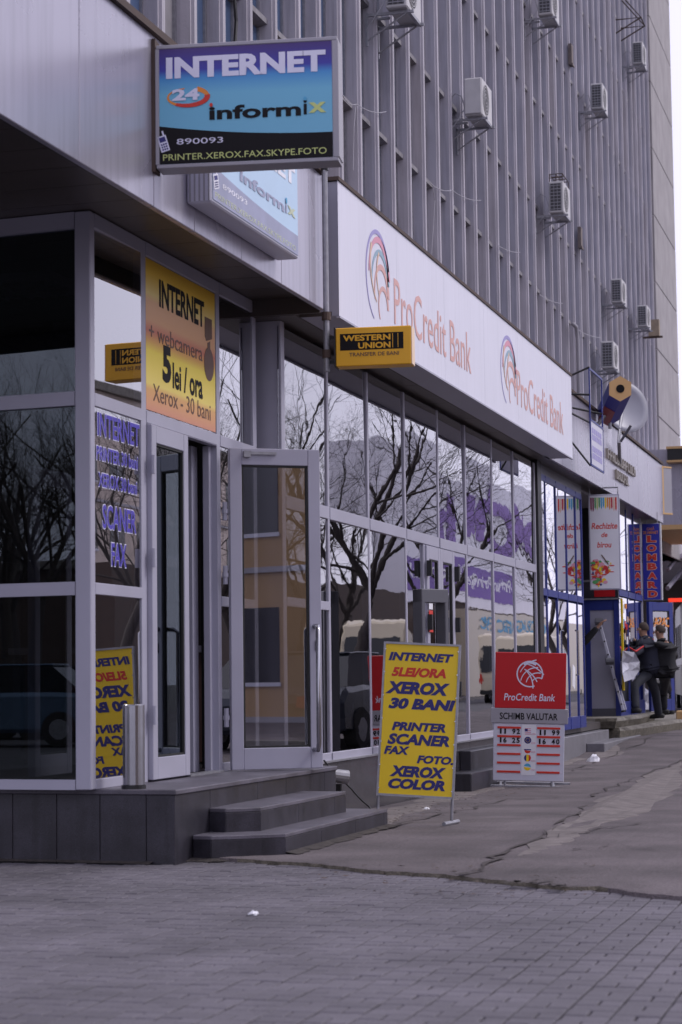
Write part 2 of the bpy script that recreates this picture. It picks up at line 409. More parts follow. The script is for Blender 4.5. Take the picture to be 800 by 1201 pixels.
for i in range(len(cols)-1):
    for j in range(n-1):
        ab.f.append([i*n+j, (i+1)*n+j, (i+1)*n+j+1, i*n+j+1]); ab.m.append(1 if j == 0 and -4 < xs[i] < -1.6 else 0)
tag(ab.build('asphalt_pavement', [M['asphalt'], M['concrete_edge']]), kind='structure')
# pale worn patches and cracks: thin irregular sheets
def jagged(pts, amp, sub=6, seed=1):
    rnd = random.Random(seed); out_ = []
    for (a, b_), (c_, d_) in zip(pts, pts[1:]+pts[:1]):
        for k in range(sub):
            t = k/sub; out_.append((a+(c_-a)*t+rnd.uniform(-amp, amp), b_+(d_-b_)*t+rnd.uniform(-amp, amp)))
    return out_
def patch(name, pix, m_, h, amp, seed, zoff=0):
    pts = []
    for px, py in pix:
        z = .08
        for _ in range(6):
            p = at(px, py, Z=z); z = gz(p.y)
        pts.append((p.x, p.y))
    pts = jagged(pts, amp, 7, seed); b_ = MB(); n_ = len(pts)
    cx = sum(p[0] for p in pts)/n_; cy = sum(p[1] for p in pts)/n_
    vs = [(p[0], p[1], gz(p[1])+h+zoff) for p in pts]+[(cx+(p[0]-cx)*1.02, cy+(p[1]-cy)*1.01, gz(p[1])-.01) for p in pts]
    b_.add(vs, [tuple(range(n_))]+[(i, n_+i, n_+(i+1) % n_, (i+1) % n_) for i in range(n_)])
    return tag(b_.build(name, m_), kind='structure')
M['pale'] = mat('worn_screed', (.150, .130, .128), .9, 0, .35, 5, .004, 40, speck=.25)
patch('worn_screed_patch', [(612, 1004), (640, 975), (672, 962), (695, 940), (730, 928), (760, 908), (800, 893), (800, 918), (782, 935), (752, 955), (700, 968), (668, 985), (630, 998)], M['pale'], .004, .05, 3)
patch('wall_screed_patch', [(452, 968), (470, 958), (520, 942), (560, 932), (600, 922), (640, 905), (680, 893), (730, 875), (720, 868), (690, 880), (640, 888), (560, 915), (500, 936), (452, 948)], M['pale'], .005, .04, 5)
M['crack'] = mat('crack_dirt', (.055, .045, .045), .95, 0, .4, 20)
def crack(pix, wd, seed):
    rnd = random.Random(seed); pts = []
    for px, py in pix:
        z = .08
        for _ in range(6): p = at(px, py, Z=z); z = gz(p.y)
        pts.append(Vector((p.x, p.y, 0)))
    fine = []
    for a, b_ in zip(pts, pts[1:]):
        for k in range(8): fine.append(a.lerp(b_, k/8)+Vector((rnd.uniform(-.06, .06), rnd.uniform(-.14, .14), 0)))
    fine.append(pts[-1]); c_ = MB(); L_ = []; R_ = []
    for i, p in enumerate(fine):
        d = (fine[min(i+1, len(fine)-1)]-fine[max(0, i-1)]).normalized(); s_ = Vector((-d.y, d.x, 0))*wd*rnd.choice([.08, .15, .3, .5, .9])
        L_.append(p+s_); R_.append(p-s_)
    n_ = len(fine); vs = [(p.x, p.y, gz(p.y)+.009) for p in L_+R_]
    c_.add(vs, [(i, i+1, n_+i+1, n_+i) for i in range(n_-1)])
    return tag(c_.build('pavement_crack', M['crack']), kind='structure')
crack([(452, 972), (520, 955), (600, 938), (690, 935), (740, 915), (800, 892)], .018, 1)
crack([(548, 1028), (580, 1008), (612, 992), (650, 968), (690, 945)], .022, 2)
crack([(640, 985), (700, 972), (760, 965), (800, 968)], .014, 3)
crack([(660, 1000), (720, 992), (800, 1000)], .012, 5)
crack([(668, 905), (700, 893), (752, 870), (800, 852)], .02, 6)
crack([(600, 1034), (640, 1036), (680, 1044)], .03, 7)
# road, far kerb and pavement across the street (seen in the glass)
rd = MB(); rd.add([(2.75, -60, -.03), (11.5, -60, -.03), (11.5, 160, -.03), (2.75, 160, -.03)], [(0, 1, 2, 3)])
tag(rd.build('road', M['asphalt_dark']), kind='structure')
kb = MB(); kb.box(2.6, 2.75, -60, 160, -.1, .10); kb.box(11.5, 11.65, -60, 160, -.1, .10)
tag(kb.build('kerb', M['concrete'], bevel=.01), kind='structure')
fp = MB(); fp.add([(11.65, -60, .08), (60, -60, .08), (60, 220, .08), (11.65, 220, .08)], [(0, 1, 2, 3)])
tag(fp.build('far_pavement', M['asphalt']), kind='structure')
bk = MB(); bk.add([(-60, -60, .015), (-14, -60, .015), (-14, 16, .015), (-60, 16, .015)], [(0, 1, 2, 3)])
bk.add([(-14, -60, .015), (2.6, -60, .015), (2.6, -12, .015), (-14, -12, .015)], [(0, 1, 2, 3)])
tag(bk.build('car_park', M['asphalt_dark']), kind='structure')
# ================================================================ office tower
XT = -6.62; TY0, PITCHY, NF = 12.55, .895, 49; TYE = TY0+PITCHY*(NF-1); TZ0, TZ1 = 4.4, 31.0
rows = [6.3, 8.38, 9.98, 12.02, 13.62, 15.66, 17.25, 19.3, 20.9, 22.95, 24.55, 26.6, 28.2]
tower = thing('office_tower', 'tall grey office tower with rows of narrow concrete fins rising above the shops', 'building', (XT, TY0, 0))
b = MB(); b.box(XT-14, XT-.22, TY0-.4, 61, TZ0, TZ1); b.build('wall', M['dark'], tower)
b = MB(); b.box(XT-14.2, XT+.25, TY0-.6, 61.2, TZ1, TZ1+.4); b.build('roof', M['ledge'], tower)
b = MB()
z = TZ0
while z < TZ1:
    z2 = min(z+1.83, TZ1); b.box(XT-.6, XT+.03, TYE+.35, 60.9, z, z2-.025); z = z2
b.box(XT-.6, XT-.0, TYE+.37, 60.88, TZ0, TZ1)
b.build('end_pier', M['pier'], tower, bevel=.012)
fb = MB(); FD = .155
fb.prism([(-FD-.07, -.075, TZ0), (-FD-.07, .075, TZ0), (-.03, .075, TZ0), (-.03, .045, TZ0), (0, .04, TZ0), (0, -.04, TZ0), (-.03, -.045, TZ0), (-.03, -.075, TZ0)], (0, 0, TZ1-TZ0))
fin0 = fb.build('fin', M['fin'], loc=(0, 0, 0)); fin0.parent = tower; fin0.location = (0, 0, 0)
for i in range(1, NF):
    copy_part(fin0, (random.uniform(-.008, .008), i*PITCHY+random.uniform(-.012, .012), 0), tower)
lb = MB(); lb.prism([(-FD-.07, .08, .0), (-.085, .08, -.012), (-.085, .08, -.075), (-FD-.07, .08, -.11)], (0, PITCHY-.16, 0))
led0 = lb.build('ledge', M['ledge'], loc=(0, 0, 0)); first = True; nl = 0; restl = MB()
wb = MB(); restw = MB(); wprot = {}
for i in range(NF-1):
    yb_ = TY0+i*PITCHY; D = FW.y*(yb_+.45)+.27*6.6
    ztop = CAMH+(800/FPX)*D + .6
    for r, z in enumerate(rows):
        if z < ztop and z > 7 and nl < 230:
            o = led0 if first else led0.copy()
            if not first: COL.objects.link(o)
            first = False; o.parent = tower; o.location = (0, i*PITCHY, z); nl += 1
        else:
            restl.prism([(XT+a, yb_+.08, z+c_) for a, c_ in ((-FD-.07, 0), (-.085, -.012), (-.085, -.075), (-FD-.07, -.11))], (0, PITCHY-.16, 0))
tag(restl.build('ledges', M['ledge'], tower), kind='stuff')
zz = [TZ0]+rows+[TZ1]; nw = 0
rw = random.Random(11); restw = MB()
kinds = ['curtain_blue', 'curtain_brown', 'curtain_grey']
for i in range(NF-1):
    yb_ = TY0+i*PITCHY; D = FW.y*(yb_+.45)+.27*6.6; ztop = CAMH+(800/FPX)*D + .6
    for r in range(len(zz)-1):
        z0, z1 = zz[r], zz[r+1]
        tall = (z1-z0) > 1.9
        if r <= 1: k = 'curtain_brown' if rw.random() < .55 and i < 14 else ('curtain_grey' if rw.random() < .4 else 'curtain_blue')
        else: k = 'curtain_blue' if rw.random() < .72 else rw.choice(kinds)
        key = (k, round(z1-z0, 2))
        if i < 24 and z0 < ztop and z1 > 6.5:
            if key not in wprot:
                q = MB(); q.box(-FD-.055, -FD-.04, .085, PITCHY-.085, 0, z1-z0-.12)
                o = q.build('window', [M[k]], loc=(0, 0, 0)); wprot[key] = o
                q2 = MB()
                for a_, b2 in ((.076, .115), (PITCHY-.115, PITCHY-.076)): q2.box(-FD-.042, -FD-.015, a_, b2, 0, z1-z0-.115)
                fr_ = q2.build('frame', M['steel'], loc=(0, 0, 0)); fr_.parent = o; o['kk'] = 1
                del o['kk']; o.parent = tower; o.location = (0, i*PITCHY, z0+.005)
            else:
                o = wprot[key].copy(); COL.objects.link(o); o.parent = tower; o.location = (0, i*PITCHY, z0+.005)
                for ch in wprot[key].children:
                    c_ = ch.copy(); COL.objects.link(c_); c_.parent = o
        else:
            restw.box(XT-FD-.055, XT-FD-.04, yb_+.085, yb_+PITCHY-.085, z0+.005, z1-.115, kinds.index(k))
tag(restw.build('windows', [M[k] for k in kinds], tower), kind='stuff')

M['tan_dull'] = mat('dull_tan', (.30, .24, .17), .7, 0, .2, 8)
M['vent'] = mat('vent_brown', (.16, .13, .12), .7, 0, .3, 8)
# ---- air conditioners on the tower
def make_ac():
    t = thing('air_conditioner', '', 'air conditioner', (0, 0, 0), 'air conditioners on the tower front')
    b = MB(); b.box(.16, .44, 0, .80, 0, .58); b.build('casing', M['acwhite'], t, bevel=.015, loc=None)
    b = MB(); b.box(.185, .40, -.006, .0, .04, .54)
    b.build('side_coil', M['acgrille'], t)
    b = MB()
    for k in range(8): b.box(.18, .405, -.014, -.006, .06+k*.062, .072+k*.062)
    for k in range(4): b.box(.19+k*.066, .198+k*.066, -.012, -.006, .04, .54)
    tag(b.build('coil_guard', M['steel'], t), kind='stuff')
    F = Frame((.44, .3, .29)); b = MB(); b.ellipse(F, 0, 0, .23, .23, 0, .004, 20); b.build('fan_opening', M['acgrille'], t)
    b = MB()
    for r_ in (.05, .10, .15, .20, .235): b.arc(F, 0, 0, r_, r_, 0, 2*math.pi, .008, c=.006, t=.004, n=18)
    tag(b.build('fan_guard', M['acwhite'], t), kind='stuff')
    b = MB()
    for y in (.1, .68):
        b.box(-.12, .50, y, y+.035, -.05, -.015); b.tube([(-.12, y+.017, -.36), (.40, y+.017, -.05)], .012, 6); b.box(-.13, -.10, y, y+.035, -.42, 0)
    b.box(.42, .46, .08, .73, -.052, -.017)
    b.box(-.13, .14, .3, .34, -.04, -.015)
    b.build('bracket', M['steel'], t)
    b = MB(); b.tube([(-.1, .02, .25), (.02, 0, .36), (.12, -.02, .30), (.16, .02, .12), (.05, .0, -.06), (-.1, 0, -.25)], .009, 6); b.build('hose', M['steel'], t)
    return t
ac0 = make_ac()
acs = [(543, 136, 'white air conditioner with a plain side panel, above the first emblem of the banner', 1.0, 30.2),
       (642, 250, 'air conditioner with a wire cage on its top, above the second banner emblem', 1.02, 0),
       (692, 128, 'upper right air conditioner hanging between the brown vent flap and the topmost unit', .95, 0),
       (741, 75, 'small air conditioner standing highest near the pale end of the tower', .95, 0),
       (629, 18, 'air conditioner cut off by the top edge, farther right above the first brown vent flap', 1.0, 0),
       (449, 10, 'air conditioner cut off by the top edge directly right of the big blue sign', 1.05, 0),
       (716, 355, 'lower air conditioner on the right with an angled pipe beside it', .92, 0),
       (747, 383, 'air conditioner next to a small beige box near the tower end', .9, 0),
       (704, 432, 'air conditioner with a black side just above the pencil shaped sign', 1.0, 0)]
fprint = []
for i, (px, py, lab, sc, yo) in enumerate(acs):
    p = at(px, py, X=XT+.16)
    o = ac0 if i == 0 else copy_tree(ac0)
    o.location = (XT+.03, p.y, p.z); o.scale = (sc*.98, sc*.95, sc*1.0); o['label'] = lab
    if i == 0:
        for ch in list(o.children):
            if ch.name.startswith('side_coil') or ch.name.startswith('coil_guard'): pass
# the first one shows a plain casing side: give it a cover of its own
p0 = at(560, 148, X=XT+.16)
b = MB(); b.box(.17, .43, -.03, -.015, .02, .56); o = b.build('side_cover', M['acwhite'], None, bevel=.008, loc=(0, 0, 0)); o.parent = ac0; o.location = (0, 0, 0)
# wire cage on the second
b = MB()
for x in (.18, .30, .42):
    b.tube([(x, .02, .58), (x, .02, .72), (x, .74, .72), (x, .74, .58)], .008, 5)
for y in (.02, .26, .5, .74): b.tube([(.18, y, .72), (.42, y, .72)], .008, 5)
b.tube([(.18, .02, .65), (.42, .02, .65)], .007, 5)
ac1 = [o for o in bpy.data.objects if o.get('label') == acs[1][2]][0]
o = b.build('wire_cage', M['brown'], None, loc=(0, 0, 0)); o.parent = ac1; o.location = (0, 0, 0)
p = at(763, 394, X=XT+.2)
t = thing('junction_box', 'small rusty beige box on a bracket beside the air conditioner near the tower end', 'box', (XT, p.y, p.z))
b = MB(); b.box(.15, .42, 0, .22, 0, .42); b.build('casing', M['tan_dull'], None, loc=(0, 0, 0)).parent = t
b = MB(); b.box(0, .5, .05, .1, -.05, 0); b.build('bracket', M['brown'], None, loc=(0, 0, 0)).parent = t
p = at(735, 22, X=XT+.2)
t = thing('empty_bracket', 'rusty brown empty bracket frame high on the tower near the top right', 'bracket', (XT, p.y, p.z))
b = MB()
for y in (0, .7): b.tube([(-.1, y, 0), (.55, y, 0), (.0, y, .7)], .018, 5); b.tube([(-.1, y, -.35), (.55, y, 0)], .018, 5)
b.tube([(.55, 0, 0), (.55, .7, 0)], .018, 5); b.build('frame', M['brown'], None, loc=(0, 0, 0)).parent = t
for (px, py, hh, lab) in ((673, 75, .55, 'narrow open brown vent flap on the tower between two upper air conditioners'), (684, 290, .55, 'narrow rusty vent flap on the tower right of the caged air conditioner')):
    p = at(px, py, X=XT+.1); b = MB(); b.box(0, .07, 0, .22, 0, hh*.8); b.box(.07, .09, -.01, .23, -.02, .03)
    o = b.build('vent_flap', M['vent'], None, loc=(0, 0, 0)); o.location = (XT-.01, p.y, p.z); tag(o, lab, 'vent')
# hanging cables on the tower
def cable(pts, r, m_, label, sag=0):
    P = [Vector(p) for p in pts]; fine = []
    for a, c_ in zip(P, P[1:]):
        for k in range(6):
            t_ = k/6; q = a.lerp(c_, t_); q.z -= sag*4*t_*(1-t_); fine.append(q)
    fine.append(P[-1]); b = MB(); b.tube(fine, r, 5)
    o = b.build('cable', m_, None, loc=fine[0]); return tag(o, label, 'cable')
X_ = XT+.04
def tp(px, py, X=X_): return at(px, py, X=X)
cable([tp(402, 112), tp(418, 122), tp(453, 131)], .006, M['bgrey'], 'pale loose cable across the tower fins just right of the big blue sign', .05)
cable([tp(417, 122), tp(415, 150), tp(414, 200)], .007, M['bgrey'], 'pale cable hanging down a fin just right of the big blue sign')
cable([tp(505, 215), tp(530, 223), tp(564, 235)], .006, M['bgrey'], 'pale cable slanting over the fins above the first banner emblem', .05)
cable([tp(507, 216), tp(510, 235), tp(506, 300)], .006, M['bgrey'], 'pale cable hanging above the middle of the banner')
cable([tp(583, 287), tp(610, 296)], .006, M['bgrey'], 'short pale cable on the tower above the right half of the banner', .04)
cable([tp(632, 345), tp(660, 356)], .006, M['bgrey'], 'short pale cable on the tower below the caged air conditioner', .04)
cable([tp(672, 383), tp(704, 396)], .007, M['bgrey'], 'pale cable on the tower left of the lowest air conditioner', .05)
cable([tp(275, 0), tp(277, 25), tp(275, 60)], .02, M['black'], 'dark twisted cable down the tower above the big blue sign')
b = MB(); a_ = tp(669, 383); c_ = tp(676, 470)
b.tube([a_+Vector((.1, -.3, 0)), a_+Vector((.1, .1, 0)), Vector((a_.x+.1, a_.y+.25, a_.z-.2)), Vector((a_.x+.1, a_.y+.25, c_.z-1.2))], .04, 8)
tag(b.build('drain_pipe', M['bgrey'], None, loc=a_, smooth=True), 'white bent drain pipe on the tower above the right end of the banner', 'pipe')

# ================================================================ podium with the shops
XE, XB = -4.75, -4.6                        # glazing planes: internet shop, bank
XF1, XBN, XF2 = -4.18, -4.12, -4.39         # fascia, banner, second fascia
ZF0, ZF1 = 3.85, 4.86
ZP = .49
shop = thing('internet_shop', 'glass fronted internet shop with grey frames, open door and metal canopy at the left', 'shop', (XE, 12, 0))
# canopy fascia panels
seams = [(180, 8.2), ]
def yat(px, X, py=600): return at(px, py, X=X).y
ysm = [8.0, yat(93, XF1, 100), yat(180, XF1, 150), yat(228, XF1, 250), yat(283, XF1, 280), yat(330, XF1, 300), yat(363, XF1, 300), yat(381, XF1, 300)]
for a_, c_ in zip(ysm, ysm[1:]):
    b = MB(); b.box(XF1-.04, XF1, a_+.004, c_-.004, ZF0, ZF1-.0); b.build('fascia_panel', M['fascia'], shop, bevel=.004)
b = MB(); b.box(-12, XF1, 7.955, 7.995, ZF0, ZF1); b.build('fascia_panel', M['fascia'], shop)
b = MB(); b.box(XF1-.06, XF1-.045, 8.02, ysm[-1], ZF0+.01, ZF1-.01); b.build('fascia_backing', M['black'], shop)
b = MB(); b.box(-12, XF1+.03, 7.93, 14.7, ZF1+.001, ZF1+.045); b.build('roof', M['brown'], shop)
y = 8.05
while y < 14.7:
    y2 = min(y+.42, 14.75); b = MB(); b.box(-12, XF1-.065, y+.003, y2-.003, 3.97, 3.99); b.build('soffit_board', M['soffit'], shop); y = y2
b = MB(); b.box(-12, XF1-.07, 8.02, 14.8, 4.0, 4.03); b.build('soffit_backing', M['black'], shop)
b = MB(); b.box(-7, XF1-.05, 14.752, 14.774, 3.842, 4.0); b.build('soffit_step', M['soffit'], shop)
# frames
def vframe(y0, y1, z0, z1, X=XE, name='mullion', dpt=.07, mt='alu', par=None):
    b = MB(); b.box(X-.06, X+dpt-.078, y0, y1, z0, z1); return b.build(name, M[mt], par or shop, bevel=.002)
ZT = 2.83; ZM = 1.685; ZTOP = 3.965
MY = {k: yat(k, XE, 700) for k in (91, 113, 168, 174, 217, 257, 261, 300, 304)}
post = MB(); XPL = XE-.105
post.box(XPL, XE-.004, MY[113]-.075, MY[113], ZP, ZTOP)
post.build('corner_post', M['alu'], shop, bevel=.006)
yP = MY[113]
vframe(MY[168], MY[174], ZP, ZTOP); vframe(MY[257], MY[261], ZP, ZTOP); vframe(MY[300], MY[304], ZP, ZTOP)
def hframe(y0, y1, z0, z1, X=XE, name='transom', dpt=.066, mt='alu', par=None):
    b = MB(); b.box(X-.06, X+dpt-.07, y0+.001, y1-.001, z0, z1); return b.build(name, M[mt], par or shop, bevel=.003)
for a_, c_ in ((yP, MY[168]), (MY[174], MY[257]), (MY[261], MY[300])):
    hframe(a_, c_, ZT-.045, ZT+.035); hframe(a_, c_, ZTOP-.09, ZTOP)
hframe(yP, MY[168], ZM-.035, ZM+.035); hframe(yP, MY[168], ZP, ZP+.06)
hframe(MY[261], MY[300], ZM-.035, ZM+.035); hframe(MY[261], MY[300], ZP, ZP+.06)
def pane(y0, y1, z0, z1, X, mt, par, name='pane', tilt=.15):
    b = MB(); b.box(-.004, .004, -(y1-y0)/2, (y1-y0)/2, -(z1-z0)/2, (z1-z0)/2)
    o = b.build(name, M[mt], None, loc=(0, 0, 0)); o.parent = par
    o.location = Vector((X-.02, (y0+y1)/2, (z0+z1)/2))-origin_of(par)
    o.rotation_euler = (0, math.radians(random.uniform(-tilt, tilt)), math.radians(random.uniform(-tilt, tilt)))
    return o
for a_, c_ in ((yP, MY[168]), (MY[261], MY[300])):
    o_ = pane(a_, c_, ZT+.035, ZTOP-.09, XE, 'glass_shop', shop)
    if a_ == yP: o_.rotation_euler = (0, 0, math.radians(-1.5))
    pane(a_, c_, ZM+.035, ZT-.045, XE, 'glass_shop', shop); pane(a_, c_, ZP+.06, ZM-.035, XE, 'glass_shop', shop)
pane(MY[174], MY[257], ZT+.035, ZTOP-.09, XE, 'glass_shop', shop)
# side glazing facing the camera: runs left from the post
Fs = Frame((XPL, yP-.035, 0), (-1, .10, 0), (0, 0, 1)); Fs.n = Vector((-.0995, -.995, 0))
def sbox(u0, u1, z0, z1, c0, c1, name, mt, tilt=0):
    b = MB(); b.box(u0, u1, z0, z1, c0, c1, F=Fs); return b.build(name, M[mt], shop)
LS = 3.0
for z0, z1 in ((ZP, ZP+.06), (ZM-.04, ZM+.04), (ZT-.045, ZT+.04), (ZTOP-.10, ZTOP)): sbox(0, LS, z0, z1, -.03, .035, 'transom', 'alu')
for u in (1.35, 2.7): sbox(u, u+.08, ZP, ZTOP, -.03, .04, 'mullion', 'alu')
for u0, u1 in ((0, 1.35), (1.43, 2.7)):
    for z0, z1 in ((ZP+.06, ZM-.04), (ZM+.04, ZT-.045), (ZT+.04, ZTOP-.10)): sbox(u0, u1, z0, z1, -.006, .002, 'pane', 'glass_side')
# interior
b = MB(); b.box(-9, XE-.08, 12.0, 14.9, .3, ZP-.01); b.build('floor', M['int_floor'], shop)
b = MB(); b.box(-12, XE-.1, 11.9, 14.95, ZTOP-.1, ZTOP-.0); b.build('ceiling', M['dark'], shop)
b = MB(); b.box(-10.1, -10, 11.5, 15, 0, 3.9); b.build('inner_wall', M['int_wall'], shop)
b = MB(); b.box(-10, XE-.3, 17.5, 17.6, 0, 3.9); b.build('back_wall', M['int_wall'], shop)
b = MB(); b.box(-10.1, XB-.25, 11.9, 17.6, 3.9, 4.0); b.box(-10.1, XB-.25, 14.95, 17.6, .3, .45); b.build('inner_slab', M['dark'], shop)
# dark bars added inside, standing in for bars mirrored in the side panes
for z in (3.05, 2.2, 1.35): b = MB(); b.box(-7.85, -7.8, 12.4, 17.4, z, z+.06); b.build('reflection_bar', M['alu_dark'], shop)
for y in (13.2, 14.6, 16.0, 17.3): b = MB(); b.box(-7.86, -7.79, y, y+.07, ZP, 3.9); b.build('reflection_post', M['alu_dark'], shop)
# louvred ceiling lights
for (x0, y0) in ((-6.6, 12.7), (-6.3, 14.6), (-8.3, 13.4)):
    t2 = MB(); t2.box(x0, x0+1.1, y0, y0+.5, 3.80, 3.86); o = t2.build('ceiling_light', M['bgrey'], shop)
    t3 = MB()
    for k in range(12): t3.box(x0+.03+k*.09, x0+.04+k*.09, y0, y0+.5, 3.77, 3.80)
    for k in range(4): t3.box(x0, x0+1.1, y0+.06+k*.12, y0+.07+k*.12, 3.77, 3.80)
    tag(t3.build('louvre', M['steel'], o), kind='stuff')
# table with an orange panel and a dark poster inside
t = thing('counter', 'dark counter with an orange front just inside the open door', 'counter', (-6.2, 14.2, ZP))
b = MB(); b.box(-6.8, -5.5, 15.2, 15.7, ZP, 1.35); b.build('front', M['ink_brown'], t)
b = MB(); b.box(-6.9, -5.4, 15.1, 15.8, 1.35, 1.40); b.build('counter_top', M['bgrey'], t)
b = MB(); b.box(-6.7, -5.6, 15.18, 15.197, .75, 1.1); b.build('panel', M['pred'], t)
# double door: left leaf (closed, fixed)
door = MB; y0, y1 = MY[174]+.006, yat(217.5, XE, 700); Z0, Z1 = ZP+.012, ZT-.055
def leaf(F, w_, h_, par, name='door', st=.085, bot=.14, th=.055, glassm='glass_door', mt='alu'):
    b = MB(); h = th/2
    b.box(0, st, 0, h_, -h, h, F=F); b.box(w_-st, w_, 0, h_, -h, h, F=F)
    b.box(st, w_-st, 0, bot, -h+.001, h-.001, F=F); b.box(st, w_-st, h_-st-.03, h_, -h+.001, h-.001, F=F)
    o = b.build(name, M[mt], par, bevel=.004)
    for q in ((.0, .016),):
        b = MB()
        for (u0, u1, v0, v1) in ((st, st+.014, bot, h_-st-.03), (w_-st-.014, w_-st, bot, h_-st-.03), (st, w_-st, bot, bot+.014), (st, w_-st, h_-st-.044, h_-st-.03)):
            b.box(u0, u1, v0, v1, -h+.008, h-.008, F=F)
        b.build('gasket', M['rubber'], o)
    b = MB(); b.box(st, w_-st, bot, h_-st-.03, -.005, .005, F=F); b.build('pane', M[glassm], o)
    return o
F = Frame((XE-.0, y0, Z0)); lf = leaf(F, y1-y0, Z1-Z0, shop, 'door', glassm='glass_side')
for zz_ in (.35, 1.35, 1.95): b = MB(); b.tube([F.p(-.012, zz_, .04), F.p(-.012, zz_+.12, .04)], .016, 8); b.build('hinge', M['alu'], lf)
b = MB(); hx = y1-y0-.045
b.tube([F.p(.10, 1.18, -.03), F.p(.10, 1.18, -.12), F.p(.10, 1.10, -.15), F.p(.10, .45, -.15), F.p(.10, .36, -.12), F.p(.10, .36, -.03)], .016, 8); b.build('handle', M['chrome'], lf, smooth=True)
# the door frame head and threshold
hframe(MY[174], MY[257], Z1+.004, ZT-.046, name='door_head')
b = MB(); b.box(XE-.05, XE+.03, y1, MY[257], ZP+.001, ZP+.014); b.build('threshold', M['steel'], shop)
# deep inner jambs seen through the opening
for k, (dx, dy, m_) in enumerate(((.0, .0, 'alu'), (.11, .0, 'alu'), (.22, .0, 'alu_dark'))):
    b = MB(); b.box(XE-.10-dx, XE-.052-dx, MY[257]-.045-.05*k, MY[257]+.02, ZP+.002, Z1+.003); b.build('jamb', M[m_], shop, bevel=.003)
b = MB(); b.box(XE-.95, XE-.36, MY[257]-.10, MY[257]-.05, ZP, Z1-.25); b.build('inner_door', M['alu_dark'], shop)
b = MB(); b.box(XE-1.0, XE-.94, y0+.1, MY[257], ZP, Z1-.05); bb = b
F2 = Frame((XE-.9, y0+.20, ZP+.02)); leaf(F2, .62, 2.05, shop, 'inner_leaf', mt='alu', glassm='glass_side')
# right leaf, swung wide open on its hinges
TH = math.radians(123); hd = Vector((math.sin(TH), -math.cos(TH), 0))
hy = MY[257]+.03
F = Frame((XE+.065, hy+.01, Z0), hd, (0, 0, 1)); lf = leaf(F, .665, Z1-Z0-.01, shop, 'door', st=.088, bot=.15)
for zz_ in (.30, 1.30, 1.75): b = MB(); b.tube([F.p(-.03, zz_, .0), F.p(-.03, zz_+.13, .0)], .018, 8); b.tube([F.p(-.03, zz_+.05, .0), F.p(-.03, zz_+.08, .0)], .024, 8); b.build('hinge', M['alu'], lf)
for c0, c1, uu in ((.03, .15, .61), (-.03, -.14, .61)):
    b = MB(); b.tube([F.p(uu, 1.0, c0), F.p(uu, 1.0, c1-.04*(1 if c1 > 0 else -1)), F.p(uu-.01, .975, c1), F.p(uu-.01, .18, c1), F.p(uu-.01, .13, c1-.03*(1 if c1 > 0 else -1)), F.p(uu-.01, .13, c0)], .017, 10); b.build('handle', M['chrome'], lf, smooth=True)
b = MB(); b.box(.615, .64, .83, .90, .028, .034, F=F); b.build('lock', M['black'], lf)
b = MB(); b.box(.10, .34, Z1-Z0-.055, Z1-Z0-.035, .03, .045, F=F); b.box(.10, .15, Z1-Z0-.075, Z1-Z0-.03, .03, .055, F=F); b.build('door_closer_arm', M['steel'], lf)

# window poster above the door: yellow and red, INTERNET + webcamera 5 lei / ora
def poster_mat():
    m_ = mat('poster_print', (1, 1, 1), .45, 0, .03, 2); t = m_.node_tree; b_ = t.nodes['Principled BSDF']
    g_ = t.nodes.new('ShaderNodeNewGeometry'); s_ = t.nodes.new('ShaderNodeSeparateXYZ'); t.links.new(g_.outputs['Position'], s_.inputs[0])
    mr = t.nodes.new('ShaderNodeMapRange'); mr.inputs[1].default_value = ZT+.03; mr.inputs[2].default_value = ZTOP-.09
    t.links.new(s_.outputs['Z'], mr.inputs[0]); cr = t.nodes.new('ShaderNodeValToRGB'); t.links.new(mr.outputs[0], cr.inputs[0])
    st = [(0, (.62, .26, .18)), (.15, (.72, .40, .14)), (.19, (.85, .68, .16)), (.40, (.88, .70, .06)), (.47, (.72, .35, .06)), (.53, (.55, .14, .07)), (.60, (.68, .36, .16)), (.72, (.78, .46, .24)), (.77, (.86, .68, .24)), (.90, (.85, .55, .05)), (1, (.66, .38, .02))]
    el = cr.color_ramp.elements
    while len(el) > 1: el.remove(el[0])
    el[0].position = 0; el[0].color = (*st[0][1], 1)
    for p_, c_ in st[1:]: e = el.new(p_); e.color = (*c_, 1)
    t.links.new(cr.outputs[0], b_.inputs['Base Color']); return m_
M['poster'] = poster_mat()
py0, py1, pz0, pz1 = MY[174]+.012, MY[257]-.012, ZT+.045, ZTOP-.10
pt = thing('window_poster', 'yellow and red poster with black lettering filling the window above the shop door', 'poster', (XE, py0, pz0))
F = Frame((XE+.0-.012, py0, pz0)); PW, PH = py1-py0, pz1-pz0
b = MB(); b.box(0, PW, 0, PH, -.002, .0, F=F); b.build('print', M['poster'], pt)
T = lambda s, a, b_, c_, d, m_='ink_brown', **k: text(F, s, a*PW, b_*PW, (1-d)*PH, (1-c_)*PH, M[m_], pt, c=.001, t=.001, **k)
T('INTERNET', .18, .83, .10, .285, 'ink_black', bold=.03); T('+ webcamera', .04, .80, .42, .53, 'ink_brown')
T('5', .22, .34, .53, .78, 'ink_black', bold=.05); T('lei / ora', .36, .80, .62, .80, 'ink_black', bold=.025); T('Xerox - 30 bani', .09, .92, .815, .93, 'ink_brown')
b = MB(); b.flat(F, [(.84*PW, .80*PH), (.95*PW, .80*PH), (.95*PW, .66*PH), (.86*PW, .63*PH), (.84*PW, .66*PH)], .001, .001)
b.ellipse(F, .90*PW, .47*PH, .075*PW, .12*PH, .001, .001); b.flat(F, [(.88*PW, .62*PH), (.92*PW, .64*PH), (.92*PW, .55*PH), (.88*PW, .55*PH)], .0012, .001); b.build('webcam_print', M['ink_brown'], pt)
